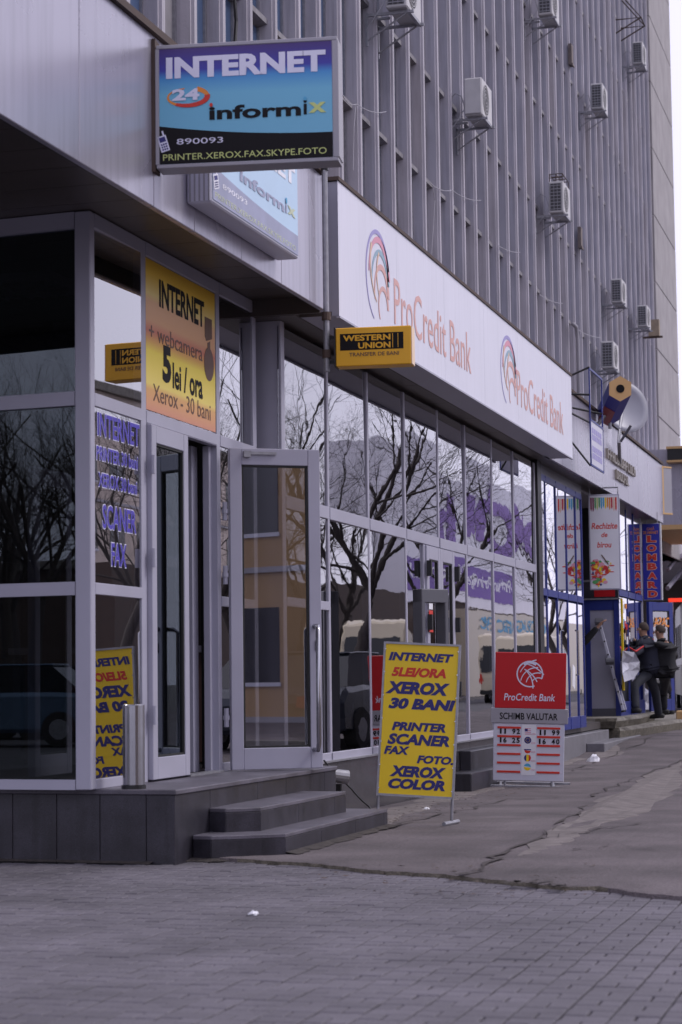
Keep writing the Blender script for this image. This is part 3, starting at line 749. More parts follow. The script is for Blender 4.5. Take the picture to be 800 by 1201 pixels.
# adhesive lettering on the pane left of the door
dt = thing('window_lettering', 'blue stick-on lettering listing services on the pane left of the door', 'lettering', (XE, yP, 2.2))
F = Frame((XE-.013, yP, ZM)); W_ = MY[168]-yP
for s, a_, c_, z0, z1 in (('INTERNET', .02, .92, .93, 1.07), ('PRINTER 30 bani', .0, .88, .78, .865), ('XEROX 30 bani', .04, .86, .62, .705), ('SCANER', .12, .84, .37, .515), ('FAX', .30, .62, .15, .29)):
    text(F, s, a_*W_+.036, c_*W_+.044, z0-.006, z1+.006, M['ink_pale'], dt, c=0.0, t=.0008, bold=.028, name='lettering_outline')
    text(F, s, a_*W_+.04, c_*W_+.04, z0, z1, M['ink_blue'], dt, c=.001, t=.0008, bold=.02)

# ================================================================ entrance platform and steps
ZG = .056
C0 = (-4.25, 11.62)
plat = thing('entrance_platform', 'dark granite platform with two steps in front of the internet shop', 'steps', (C0[0], C0[1], 0))
edge_l = (-8.0, 11.97)
poly = [C0, (-4.19, 14.9), (-4.62, 15.05), (-4.62, 16.0), (-10, 16.0), (-10, 12.2), edge_l]
b = MB(); b.poly([(p[0]+(-.02 if i in (0, 1) else 0), p[1]+(.02 if i in (0, 6) else 0)) for i, p in enumerate(poly)], 0, ZP-.031); b.build('core', M['concrete'], plat)
b = MB(); b.poly([(C0[0]+.012, C0[1]-.012), (-4.178, 14.91), (-4.62, 15.06), (-4.62, 15.4), (XE-.3, 15.4), (XE-.3, 12.0), (-8.0, 12.2), (-8.0, 11.95)], ZP-.03, ZP); b.build('top_slab', M['granite_top'], plat, bevel=.005)
# granite cladding panels on the front and street side
def clad(p, q, z0, z1, widths, par, th=.02, m_='granite', name='cladding_panel'):
    p = Vector((p[0], p[1], 0)); q = Vector((q[0], q[1], 0)); L = (q-p).length; F = Frame(p, q-p, (0, 0, 1)); u = 0; k = 0
    while u < L-.01:
        w_ = min(widths[k % len(widths)], L-u); b = MB(); b.box(u+.002, u+w_-.002, z0, z1, -th, 0, F=F); b.build(name, M[m_], par, bevel=.002); u += w_; k += 1
clad(edge_l, C0, .03, ZP-.031, (.30, .29, .305), plat)
clad(C0, (-4.19, 14.9), .03, ZP-.031, (.6, .9), plat)
s2 = [(-4.24, 12.20), (-4.12, 12.16), (-3.94, 12.30), (-3.90, 14.12), (-4.22, 14.12)]
s1 = [(-4.24, 11.90), (-4.11, 11.86), (-3.72, 12.10), (-3.70, 14.50), (-4.22, 14.50)]
for nm, pl, za, zb in (('step', s1, .0, .205), ('step', s2, .2, .348)):
    b = MB(); b.poly([(p[0]+(-.022 if k in (1, 2, 3) else 0), p[1]+(.02 if k < 3 else (-.02 if k == 3 else 0))) for k, p in enumerate(pl)], za, zb-.026); st_ = b.build(nm, M['concrete'], plat)
    b = MB(); b.poly(pl, zb-.025, zb); b.build('tread', M['granite_top'], st_, bevel=.004)
    for k in range(3): clad(pl[k], pl[k+1], max(za, .03), zb-.026, (.75, .8), st_, .018, name='riser_panel')
    clad(pl[3], (pl[4][0], pl[4][1]), max(za, .03), zb-.026, (.8,), st_, .018, name='riser_panel')
# grit and dirt gathered at the foot of the steps
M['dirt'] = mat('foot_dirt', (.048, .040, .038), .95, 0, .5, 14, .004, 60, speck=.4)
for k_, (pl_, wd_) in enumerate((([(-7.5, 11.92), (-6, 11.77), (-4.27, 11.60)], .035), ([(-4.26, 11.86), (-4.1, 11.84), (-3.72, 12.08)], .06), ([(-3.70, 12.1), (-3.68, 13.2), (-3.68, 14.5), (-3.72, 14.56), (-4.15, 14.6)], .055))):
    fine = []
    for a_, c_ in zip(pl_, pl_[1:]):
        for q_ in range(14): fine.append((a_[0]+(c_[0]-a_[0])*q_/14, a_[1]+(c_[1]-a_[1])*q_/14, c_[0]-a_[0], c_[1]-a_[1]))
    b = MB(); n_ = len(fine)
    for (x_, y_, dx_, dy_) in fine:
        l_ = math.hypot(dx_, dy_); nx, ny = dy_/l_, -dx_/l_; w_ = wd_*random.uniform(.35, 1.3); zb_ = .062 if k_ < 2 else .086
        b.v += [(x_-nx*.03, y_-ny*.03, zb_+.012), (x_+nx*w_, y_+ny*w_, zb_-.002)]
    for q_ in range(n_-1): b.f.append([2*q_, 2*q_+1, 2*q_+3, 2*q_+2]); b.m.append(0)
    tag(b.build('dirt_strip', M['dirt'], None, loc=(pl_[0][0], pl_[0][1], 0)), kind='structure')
# steel bollard on the platform
bp_ = at(157, 922, Z=ZP); bx = -4.555; by = bp_.y*(bx/bp_.x)
bo = thing('bollard', 'short shiny steel bollard on the platform left of the door', 'bollard', (bx, by, ZP))
D_ = FW.y*by+.27*4.5; hb = 98*D_/FPX
b = MB(); b.tube([(bx, by, ZP+.02), (bx, by, ZP+hb)], .066, 24); b.build('tube', M['chrome'], bo, smooth=False, bevel=.004)
b = MB(); b.tube([(bx, by, ZP), (bx, by, ZP+.022)], .074, 24); b.build('base_ring', M['black'], bo)

# ================================================================ bank front
BY = [yat(k, XB, 600) for k in (330, 386, 433, 476, 515, 547, 578, 603, 628)]
BZ0, BZT, BZTOP = .47, 2.47, 3.80
bank = thing('bank', 'long grey framed glass front of the bank below the white banner', 'shop', (XB, BY[0], 0))
ysr = BY[0]+.03
b = MB(); b.box(XE-.10, XB-.0, ysr, ysr+.09, BZ0-.1, 3.84); b.build('return_post', M['alu'], bank, bevel=.004)
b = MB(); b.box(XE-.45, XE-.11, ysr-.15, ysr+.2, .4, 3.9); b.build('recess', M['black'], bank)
def bv(y, z0, z1, w_=.05, mt='alu'):
    b = MB(); b.box(XB-.07, XB-.002, y-w_/2, y+w_/2, z0, z1); return b.build('mullion', M[mt], bank, bevel=.003)
YL = {k: yat(k, XB, 720) for k in (499, 512, 520, 533)}
for i, y in enumerate(BY[1:], 1):
    if abs(y-BY[4]) < .01: bv(y, BZT+.05, BZTOP)
    else: bv(y, BZ0+.06, BZTOP)
bv(YL[499], BZ0+.06, BZT-.05); bv(YL[533], BZ0+.06, BZT-.05)
def bh(y0, y1, z0, z1):
    b = MB(); b.box(XB-.068, XB+.004, y0, y1, z0, z1); return b.build('transom', M['alu'], bank, bevel=.003)
for y0, y1 in zip(BY, BY[1:]):
    y0_ = y0+.025 if y0 > BY[0] else ysr+.09
    bh(y0_-.03, y1+.03 if y1 < BY[-1] else y1, BZT-.05, BZT+.05) if False else bh(y0+.026 if y0 > BY[0] else ysr+.091, y1-.026, BZT-.05, BZT+.05)
    pane(y0+.02, y1-.02, BZT+.04, BZTOP, XB, 'glass_bank', bank, tilt=.45)
spans = [(ysr+.09, BY[1]-.02), (BY[1]+.02, BY[2]-.02), (BY[2]+.02, BY[3]-.02), (BY[3]+.02, YL[499]-.02), (YL[533]+.02, BY[5]-.02), (BY[5]+.02, BY[6]-.02), (BY[6]+.02, BY[7]-.02), (BY[7]+.02, BY[8]-.02)]
for k, (a_, c_) in enumerate(spans):
    bh(a_, c_, BZ0, BZ0+.07)
    if k == 0:
        bh(a_, c_, 1.68, 1.75); pane(a_, c_, BZ0+.07, 1.68, XB, 'glass_bank', bank); pane(a_, c_, 1.75, BZT-.05, XB, 'glass_bank', bank)
    else:
        o_ = pane(a_, c_, BZ0+.06, BZT-.04, XB, 'glass_bank', bank, tilt=.3)
        if k in (1, 2): o_.rotation_euler = (0, 0, math.radians(-.85 if k == 1 else -.7))
# bank double door
ym = (YL[512]+YL[520])/2
for a_, c_ in ((YL[499]+.028, ym-.003), (ym+.003, YL[533]-.028)):
    F = Frame((XB-.01, a_, BZ0+.02)); d_ = leaf(F, c_-a_, BZT-.06-BZ0-.02, bank, 'door', st=.10, bot=.16, glassm='glass_bank')
    for zz_ in (.45, 1.1, 1.62): b = MB(); b.box(-.03 if a_ < ym-.3 else c_-a_-.02, .02 if a_ < ym-.3 else c_-a_+.04, zz_, zz_+.15, .03, .075, F=F); b.build('hinge', M['black'], d_)
# granite plinth below the bank glass
y = BY[0]+.1
while y < BY[-1]-.05:
    y2 = min(y+1.27, BY[-1]); b = MB(); b.box(XB-.1, XB+.03, y+.002, y2-.002, .0, BZ0-.002); b.build('plinth_panel', M['gpol'], bank, bevel=.003); y = y2
b = MB(); b.box(XB-.10, XB+.05, BY[0]+.1, BY[-1], BZ0-.0015, BZ0+.012); b.build('plinth_cap', M['steel'], bank)
# roof edge and soffit
y = 14.78
while y < 37.3:
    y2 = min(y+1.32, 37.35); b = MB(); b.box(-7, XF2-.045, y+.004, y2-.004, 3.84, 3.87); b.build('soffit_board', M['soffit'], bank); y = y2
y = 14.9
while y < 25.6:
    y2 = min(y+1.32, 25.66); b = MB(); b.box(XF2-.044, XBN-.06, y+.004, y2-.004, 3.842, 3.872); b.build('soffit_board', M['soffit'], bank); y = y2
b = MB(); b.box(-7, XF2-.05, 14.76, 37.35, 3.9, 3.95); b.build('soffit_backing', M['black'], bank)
b = MB(); b.box(-7.0, XF2+.03, 14.72, 37.42, 4.89, 4.93); b.build('roof', M['brown'], bank)
# interior
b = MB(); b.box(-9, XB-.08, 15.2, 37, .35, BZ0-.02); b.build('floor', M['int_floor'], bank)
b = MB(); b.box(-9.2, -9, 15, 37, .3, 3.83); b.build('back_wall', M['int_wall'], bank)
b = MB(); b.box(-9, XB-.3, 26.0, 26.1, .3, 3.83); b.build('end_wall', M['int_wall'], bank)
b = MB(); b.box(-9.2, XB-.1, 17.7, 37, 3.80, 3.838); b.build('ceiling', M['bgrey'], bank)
# box and red sticker by the bank door, seen through the glass
t = thing('metal_detector', 'dark grey portal frame standing beside the bank door', 'gate', at(496, 890, X=XB+.25))
F = px_frame(at(487, 795, X=XB+.3), at(487, 795, X=XB+.3)+Vector((1, .2, 0)), at(487, 795, X=XB+.3)+Vector((0, 0, 1)))
F = Frame(at(486.5, 893, X=XB+.33), (.55, .83, 0), (0, 0, 1)); hh_ = (893-713)*20.3/FPX
b = MB(); b.box(0, .045, 0, hh_, 0, .12, F=F); b.box(.28, .325, 0, hh_, 0, .12, F=F); b.box(.0, .325, hh_-.12, hh_, .001, .121, F=F); b.build('frame', M['alu_dark'], t, bevel=.006)
p = at(504, 738, X=XB+.035); p2 = at(509, 700, X=XB+.035)
F = Frame((XB+.03, p.y, 1.52)); t = thing('door_stickers', 'white and red stickers on the bank door frame', 'sticker', (XB+.03, p.y, 1.6))
b = MB(); b.box(0, .16, .27, .42, 0, .003, F=F); b.build('sticker', M['paper'], t)
b = MB(); b.box(0, .16, .05, .26, 0, .003, F=F); b.build('sticker', M['ink_red'], t)
# dark column at the right end of the bank
b = MB(); b.box(XB-.3, XB+.03, BY[-1]+.03, BY[-1]+.30, .2, 3.839); b.build('end_column', M['black'], bank)
# bank steps
stp = thing('bank_steps', 'two low granite steps below the bank door', 'steps', (XB, 20, 0))
b = MB(); b.box(XB+.031, -4.45, 20.9, 24.6, 0, .385); b.build('step', M['granite'], stp, bevel=.008)
b = MB(); b.box(XB+.031, -4.30, 20.2, 24.5, 0, .19); b.build('step', M['granite'], stp, bevel=.008)

# ---- banner box
bn = thing('bank_banner', 'long white illuminated style banner box with pale red bank lettering along the roof edge', 'sign', (XBN, 14.9, ZF0))
BN0, BN1 = yat(397, XBN, 300), yat(671, XBN, 500)
BNZ0, BNZ1 = 3.835, 4.865
b = MB(); b.box(XBN-.30, XBN-.004, BN0+.01, BN1-.01, BNZ0+.005, BNZ1-.005); b.build('box', M['alu'], bn)
for k in range(6):
    u0, u1 = BN0+(BN1-BN0)*k/6, BN0+(BN1-BN0)*(k+1)/6; b = MB(); b.box(XBN-.003, XBN, u0+.0015, u1-.0015, BNZ0, BNZ1); b.build('sheet', M['banner'], bn)
b = MB(); b.box(XBN-.32, XBN+.012, BN0-.01, BN1+.01, BNZ1+.001, BNZ1+.03); b.build('top_edge', M['brown'], bn)
b = MB(); b.box(XBN-.02, XBN+.008, BN0-.005, BN1, BNZ0-.016, BNZ0-.001); b.build('bottom_edge', M['alu'], bn)
F = Frame((XBN, 0, 0))
def zat(px, py): return at(px, py, X=XBN).z
def bank_logo(y0, y1, z0, z1, parent):
    cx, cy, rx, ry = (y0+y1)/2, (z0+z1)/2, (y1-y0)/2, (z1-z0)/2
    A = math.pi
    for (fx, fy, fr, a0, a1, w0, w1, mm) in ((0, 0, .97, .10*A, 1.38*A, .07, .02, 'ink_lilac'), (.10, -.02, .84, .04*A, .98*A, .13, .03, 'ink_pink'), (.20, -.12, .70, .04*A, 1.04*A, .10, .03, 'ink_teal'), (.30, -.30, .58, .0, 1.10*A, .11, .03, 'ink_salmon'), (.45, -.55, .40, .0, 1.25*A, .08, .03, 'ink_salmon')):
        b = MB(); b.arc(F, cx+fx*rx, cy+fy*ry, rx*fr, ry*fr, a0, a1, w0*(y1-y0)*.9, w1*(y1-y0)*.9, c=.002, t=.0015, n=26); b.build('emblem_arc', M[mm], parent)
    b = MB(); b.arc(F, cx+.62*rx, cy+.25*ry, rx*1.25, ry*.95, .86*A, 1.30*A, .05*(y1-y0), .02*(y1-y0), c=.0038, t=.001, n=16); b.build('emblem_arc', M['ink_peach'], parent); b = MB(); b.arc(F, cx+1.2*rx, cy+.1*ry, rx*1.3, ry*.85, .82*A, 1.18*A, .04*(y1-y0), .02*(y1-y0), c=.0038, t=.001, n=16); b.build('emblem_arc', M['ink_peach'], parent)
bank_logo(yat(429, XBN, 330), yat(456.5, XBN, 330), 3.95, 4.72, bn)
text(F, 'ProCredit Bank', yat(462, XBN, 350), yat(552, XBN, 410), 4.05, 4.44, M['ink_salmon'], bn, c=.002)
bank_logo(yat(587, XBN, 430), yat(605, XBN, 430), 3.96, 4.72, bn)
text(F, 'ProCredit Bank', yat(606, XBN, 450), yat(660, XBN, 480), 4.05, 4.44, M['ink_salmon'], bn, c=.002)
# ---- second fascia
f2 = thing('metal_fascia', 'grey metal fascia panels beyond the bank banner, with small raised letters', 'fascia', (XF2, BN1, ZF0))
y = BN1-.4; k = 0
while y < 37.25:
    y2 = min(y+1.25, 37.4); b = MB(); b.box(XF2-.04, XF2, y+.004, y2-.004, 3.84, 4.885); b.build('fascia_panel', M['fascia'], f2, bevel=.003); y = y2
b = MB(); b.box(-7, XF2, 37.41, 37.45, 3.84, 4.885); b.build('fascia_panel', M['fascia'], f2)
b = MB(); b.box(XF2-.06, XF2-.045, BN1-.4, 37.4, 3.86, 4.87); b.build('fascia_backing', M['black'], f2)
# raised letters: two slanting rows (illegible in the photograph)
F = Frame((XF2, 0, 0)); rl = random.Random(5)
def letters(px0, px1, z0, z1, n_):
    ya, yb2 = yat(px0, XF2, 550), yat(px1, XF2, 570); stp_ = (yb2-ya)/n_
    for k in range(n_):
        b = MB(); u = ya+k*stp_; w_ = stp_*.78; sh = rl.randrange(4)
        b.box(u, u+w_*.28, z0, z1, .0, .035, F=F)
        if sh in (0, 1): b.box(u+w_*.7, u+w_, z0, z0+(z1-z0)*.75, .0, .036, F=F)
        if sh in (0, 2): b.box(u+.001, u+w_*.98, z0+(z1-z0)*.4, z0+(z1-z0)*.56, .0, .034, F=F)
        if sh in (1, 3): b.box(u+.001, u+w_*.97, z0-.001, z0+(z1-z0)*.17, .0, .037, F=F)
        b.build('raised_letter', M['gold'], f2)
letters(711, 744, 4.32, 4.47, 13); letters(721, 736, 4.10, 4.24, 7)
# ================================================================ signs on the shop
# big projecting light box
def sign_grad():
    m_ = mat('sign_print', (1, 1, 1), .4, 0, .02, 2); t = m_.node_tree; b_ = t.nodes['Principled BSDF']
    tc = t.nodes.new('ShaderNodeTexCoord'); s_ = t.nodes.new('ShaderNodeSeparateXYZ'); t.links.new(tc.outputs['Generated'], s_.inputs[0])
    cr = t.nodes.new('ShaderNodeValToRGB'); t.links.new(s_.outputs['Z'], cr.inputs[0]); el = cr.color_ramp.elements
    while len(el) > 1: el.remove(el[0])
    el[0].position = 0; el[0].color = (.17, .47, .66, 1)
    for p_, c_ in ((.60, (.15, .46, .66)), (.74, (.05, .27, .60)), (.81, (.03, .03, .34)), (1, (.045, .015, .16))): e = el.new(p_); e.color = (*c_, 1)
    t.links.new(cr.outputs[0], b_.inputs['Base Color']); return m_
M['signgrad'] = sign_grad()
def internet_print(F, W_, H_, par, c=.0):
    b = MB(); b.box(0, W_, 0, H_, c, c+.002, F=F); b.build('print', M['signgrad'], par)
    b = MB(); pts = [(0, 0), (W_, 0), (W_, .215*H_)] + [(W_*(1-k/10), H_*(.215+.115*(k/10)**2.0)) for k in range(1, 11)]
    b.flat(F, pts, c+.002, .0015); b.build('black_swoosh', M['ink_black'], par)
    T = lambda s, a, b_, z0, z1, m_, **k: text(F, s, a*W_, b_*W_, z0*H_, z1*H_, M[m_], par, c=c+k.pop('cc', .0035), t=.0012, **k)
    T('INTERNET', .04, .965, .74, .925, 'ink_pale', bold=.045)
    b = MB(); b.arc(F, .165*W_, .575*H_, .115*W_, .075*H_, math.pi*.55, math.pi*2.35, .006*W_, .03*W_, c=c+.003, t=.001, n=26); b.build('ring', M['ink_orange'], par)
    b = MB(); b.arc(F, .165*W_, .575*H_, .115*W_, .075*H_, math.pi*1.3, math.pi*2.05, .018*W_, .034*W_, c=c+.0045, t=.001, n=16); b.build('ring', M['ink_red'], par)
    T('24', .075, .235, .545, .645, 'ink_pale', bold=.04, cc=.006)
    T('inform', .29, .82, .365, .485, 'ink_black', bold=.03, cc=.004); T('i', .835, .855, .375, .50, 'ink_black', bold=.02, cc=.004)
    T('x', .865, .965, .385, .475, 'ink_lime', bold=.03, cc=.004)
    b = MB(); b.ellipse(F, .302*W_, .495*H_, .010*W_, .012*W_, c+.006, .001, 10); b.build('dot', M['ink_red'], par)
    b = MB(); b.ellipse(F, .845*W_, .51*H_, .010*W_, .012*W_, c+.007, .001, 10); b.build('dot', M['ink_cyan'], par)
    T('890093', .10, .37, .165, .215, 'ink_pale')
    T('PRINTER.XEROX.FAX.SKYPE.FOTO', .02, .965, .03, .085, 'ink_lime')
    b = MB(); Fp = Frame(F.p(.012*W_, .10*H_, c+.004), F.r*.96+F.u*.28, F.u*.96-F.r*.28)
    b.box(0, .052*W_, 0, .14*H_, 0, .0015, F=Fp); b.box(.034*W_, .044*W_, .14*H_, .18*H_, 0, .0015, F=Fp); b.build('phone_print', M['ink_pale'], par)
    b = MB(); b.box(.008*W_, .044*W_, .085*H_, .128*H_, .0017, .0025, F=Fp)
    for i in range(3):
        for j in range(3): b.box((.009+.013*i)*W_, (.018+.013*i)*W_, (.012+.022*j)*H_, (.026+.022*j)*H_, .0017, .0025, F=Fp)
    b.build('phone_keys', M['ink_navy'], par)
a_ = at(184, 197, X=XF1+.03)
sg = thing('projecting_light_box', 'big blue light box sign reading INTERNET sticking out from the grey canopy', 'sign', a_)
F = Frame(a_, (1, .14, .0), (0, 0, 1)); Dm = (a_-Vector((0, 0, CAMH))).dot(FW)
sW, sH = 1.055, (197-52)*Dm/FPX*1.0
b = MB(); b.box(0, sW, 0, sH, -.15, 0, F=F); b.build('box', M['bwhite'], sg, bevel=.008)
b = MB()
for (u0, u1, v0, v1) in ((0, sW, -.006, .016), (0, sW, sH-.016, sH+.006), (-.006, .016, .016, sH-.016), (sW-.03, sW+.006, .016, sH-.016)): b.box(u0, u1, v0, v1, -.155, .007, F=F)
b.build('frame', M['bgrey'], sg, bevel=.003)
Fi = Frame(F.p(.018, .018, 0), F.r, F.u); internet_print(Fi, sW-.05, sH-.036, sg, c=.0015)
b = MB(); b.box(-.03, -.007, -.02, sH+.05, -.12, .0, F=F); b.box(-.05, -.02, sH*.2, sH*.26, -.1, -.02, F=F); b.box(-.05, -.02, sH*.75, sH*.81, -.1, -.02, F=F); b.build('mount', M['brown'], sg)
# second light box lying flat on the fascia
XW = XF1+.16
ya, yb2 = yat(248, XW, 240), yat(350, XW, 290)
wz0, wz1 = 3.99, 4.66
sg = thing('wall_light_box', 'pale faded INTERNET light box mounted flat on the grey canopy below the big blue sign', 'sign', (XF1, ya, wz0))
b = MB(); b.box(XF1+.002, XW, ya, yb2, wz0, wz1); b.build('box', M['bwhite'], sg, bevel=.01)
b = MB()
for k in range(5): b.box(XF1+.02+k*.03, XF1+.03+k*.03, ya-.004, ya-.0001, wz0+.01, wz1-.01)
b.build('side_ribs', M['bgrey'], sg)
F = Frame((XW, ya+.02, wz0+.02))
_s, _b, _r = M['signgrad'], M['ink_black'], M['ink_pale']
def faded(base, f): return tuple(c*f+(1-f)*.62 for c in base)
M['signgrad'] = mat('faded_print', (.48, .66, .84), .4, 0, .06, 2); M['ink_black'] = mat('faded_black', (.34, .36, .50), .5); M['ink_pale'] = mat('faded_white', (.85, .85, .92), .5)
_n = M['ink_navy']; _l = M['ink_lime']; M['ink_lime'] = mat('faded_lime', (.55, .60, .42), .5)
internet_print(F, yb2-ya-.04, wz1-wz0-.04, sg, c=.0015)
M['signgrad'], M['ink_black'], M['ink_pale'], M['ink_lime'] = _s, _b, _r, _l

# amber projecting sign on its pole
pp = at(382.5, 430, X=XF1+.05); YP_ = pp.y+.02
pl = thing('sign_pole', 'thin grey pole running down past the corner of the white banner', 'pole', (XF1+.05, YP_, 3.2))
zt, zb = at(381, 200, Y=YP_).z, at(383, 436, Y=YP_).z
b = MB(); b.tube([(XF1+.05, YP_, zb), (XF1+.05, YP_, zt)], .022, 10); b.build('tube', M['steel'], pl)
b = MB(); b.box(-6.5, XF1+.08, YP_-.02, YP_+.02, zt, zt+.04); b.build('top_arm', M['black'], pl)
for z in (zb+.10, zb+.38): b = MB(); b.tube([(XF1+.05, YP_, z), (XF1+.05, YP_, z+.06)], .034, 10); b.build('clamp', M['brown'], pl)
F = Frame((at(394, 430, Y=YP_-.04)), (1, .10, 0), (0, 0, 1))
Dm = (F.o-Vector((0, 0, CAMH))).dot(FW)
WW, WH = 88*Dm/FPX/.985, 45.5*Dm/FPX
wu = thing('amber_sign', 'amber box sign for money transfer projecting from the pole at the corner of the banner', 'sign', F.o)
b = MB(); b.box(0, WW, 0, WH, -.16, 0, F=F); b.build('box', M['wuyellow'], wu, bevel=.006)
b = MB(); b.box(WW+.0005, WW+.006, .004, WH-.004, -.155, -.004, F=F); b.build('end_cover', M['wucream'], wu)
b = MB(); b.box(-.012, -.0005, -.004, WH+.004, -.165, .004, F=F); b.build('end_cover', M['black'], wu)
b = MB(); b.box(.06*WW, .90*WW, .41*WH, .84*WH, .0, .002, F=F); b.build('print_block', M['ink_black'], wu)
text(F, 'WESTERN', .10*WW, .73*WW, .645*WH, .80*WH, M['wuyellow'], wu, c=.0022, bold=.035)
text(F, 'UNION', .30*WW, .73*WW, .44*WH, .60*WH, M['wuyellow'], wu, c=.0022, bold=.035)
b = MB(); b.box(.755*WW, .762*WW, .44*WH, .81*WH, .0022, .003, F=F); b.box(.825*WW, .832*WW, .44*WH, .81*WH, .0022, .003, F=F); b.build('print_bar', M['wuyellow'], wu)
text(F, 'TRANSFER DE BANI', .18*WW, .84*WW, .245*WH, .345*WH, M['ink_brown'], wu, c=.001, bold=.01)
b = MB()
for v in (.16, .80): b.box(-.09, -.012, v*WH-.012, v*WH+.012, -.09, -.07, F=F)
b.build('bracket', M['black'], wu)

# ================================================================ A-board and currency board
z0_ = .072
pc = at(487, 932.5, Z=.32); Db = 15.05
BL, BR = at(443.5, 930, D=Db+.10), at(530.5, 935, D=Db)
TL, TR = at(456, 755, D=Db+.22), at(540.5, 758, D=Db+.12)
yb_ = thing('yellow_price_board', 'tilted yellow metal framed board listing INTERNET and XEROX prices beside the steps', 'sign board', at(487, 965, Z=z0_))
uu = (BR-BL); vv = (TL-BL)
F = Frame(BL, uu, vv - uu.normalized()*vv.dot(uu.normalized())); BW, BH = uu.length, ((TL-BL).length+(TR-BR).length)/2
b = MB(); b.box(0, BW, 0, BH, -.012, 0, F=F); b.build('sheet', M['yellow'], yb_)
b = MB(); b.box(-.012, .003, -.02, BH+.012, -.02, .01, F=F); b.box(BW-.003, BW+.012, -.0, BH+.012, -.02, .01, F=F); b.box(.003, BW-.003, BH-.001, BH+.014, -.019, .009, F=F); b.box(.003, BW-.003, -.016, .0, -.019, .009, F=F); b.build('frame', M['steel'], yb_)
def rnd2(f0, f1): return f0+(f1-f0)*random.random()
lines = [('INTERNET', .05, .93, .055, .112, 'ink_navy', .3, .03), ('5LEI/ORA', .10, .84, .155, .218, 'ink_red', .3, .03), ('XEROX', .03, .90, .25, .335, 'ink_navy', .3, .035), ('30 BANI', .08, .985, .36, .435, 'ink_navy', .3, .035),
         ('PRINTER', .14, .87, .52, .578, 'ink_navy', .3, .03), ('SCANER', .09, .93, .598, .672, 'ink_navy', .3, .03), ('FAX', .05, .40, .682, .738, 'ink_navy', .3, .03), ('FOTO.', .50, .99, .735, .79, 'ink_navy', .3, .03),
         ('XEROX', .14, .90, .81, .885, 'ink_navy', .3, .035), ('COLOR', .13, .90, .895, .965, 'ink_navy', .3, .035)]
for s, a, b_, t0, t1, mm, sh, bo_ in lines:
    text(F, s, a*BW, b_*BW, (1-t1)*BH, (1-t0)*BH, M[mm], yb_, c=.001, t=.0012, bold=bo_*1.7, shear=sh*.75)
b = MB()
for u, ff in ((0.0, -.02), (BW, 0)):
    foot = F.p(u, 0, -.01)
    b = MB(); b.tube([foot, Vector((foot.x-.01, foot.y, z0_+.02))], .011, 8); b.build('leg', M['steel'], yb_)
for u in (0, BW):
    ft = F.p(u, 0, -.01); b = MB(); b.tube([(ft.x-.03, ft.y-.16, z0_+.014), (ft.x+.01, ft.y+.13, z0_+.014)], .016, 8); b.build('foot', M['steel'], yb_)
b = MB()
for k in range(7):
    for u in (.004, BW-.004): b.ellipse(F, u, .04+k*(BH-.08)/6, .005, .005, .0102, .003, 8)
b.build('screws', M['chrome'], yb_)

DR = 21.3
rc = thing('currency_board', 'red white and grey currency exchange board standing on the pavement before the bank', 'sign board', at(618, 924, D=DR))
def rf(px, py, dd=0): return at(px, py, D=DR+dd)
F = Frame(rf(578, 915, .05), rf(661, 917)-rf(578, 915, .05), rf(580.6, 764)-rf(577.6, 915)); s_ = DR/FPX
W1 = 83*s_; 
Fr = Frame(F.p(0, 0, 0), F.r, F.u - F.r*F.u.dot(F.r)); F = Fr
H1 = 67.5*s_; b = MB(); b.box(0, W1, 0, H1, -.03, 0, F=F); b.build('rate_panel', M['bwhite'], rc, bevel=.004)
b = MB(); b.box(-.03, W1+.035, H1+.001, H1+17.5*s_, -.04, .012, F=F); b.build('name_panel', M['bgrey'], rc, bevel=.004)
R0 = H1+17.5*s_+.001; RH = 65.5*s_; b = MB(); b.box(.008, W1+.008, R0, R0+RH, -.03, .003, F=F); b.build('top_panel', M['bred'], rc, bevel=.004)
text(F, 'SCHIMB VALUTAR', .085*W1, .90*W1, H1+4.5*s_, H1+12.5*s_, M['ink_black'], rc, c=.013, bold=.015)
text(F, 'ProCredit Bank', .14*W1, .86*W1, R0+9*s_, R0+17.5*s_, M['ink_pale'], rc, c=.004, bold=.012, shear=.15)
# globe emblem: a disc outline crossed by curved lines
gx, gy, gr = .50*W1, R0+40.5*s_, 15.5*s_
b = MB(); b.arc(F, gx, gy, gr*.96, gr*.96, -.35, 5.1, .10*gr, .10*gr, c=.004, t=.001, n=34)
for (cx, cy, rr_, a0, a1) in ((.55, -.75, 1.25, 1.52, 2.95), (.62, -.80, .90, 1.35, 2.95), (.66, -.82, .55, 1.05, 2.7), (.78, -.55, 1.65, 1.75, 2.72)):
    b.arc(F, gx+cx*gr, gy+cy*gr, rr_*gr, rr_*gr, a0, a1, .09*gr, .06*gr, c=.0055, t=.001, n=20)
for (cx, cy, rr_, a0, a1) in ((-1.25, -1.45, 2.0, .45, 1.10), (-1.5, -1.0, 1.75, -.05, .90), (-.9, -1.75, 2.6, .72, 1.40)):
    b.arc(F, gx+cx*gr, gy+cy*gr, rr_*gr, rr_*gr, a0, a1, .09*gr, .07*gr, c=.007, t=.001, n=20)
b.build('globe_emblem', M['ink_pale'], rc)
b = MB(); b.arc(F, gx, gy, gr*.78, gr*.86, .95, 2.2, .16*gr, .10*gr, c=.0085, t=.001, n=16); b.build('globe_emblem', M['ink_pale'], rc)
colL, colR = (.055, .385), (.615, .94)
bars_t = (.072, .225, .378, .53, .685, .84)
for (a, c_) in (colL, colR):
    for v in bars_t: b = MB(); b.box(a*W1, c_*W1, (1-v)*H1-.012, (1-v)*H1+.008, 0, .008, F=F); b.build('red_rail', M['ink_red'], rc)
b = MB(); b.box(.40*W1, .60*W1, .10*H1, .985*H1, 0, .003, F=F); b.build('flag_strip', M['paper'], rc)
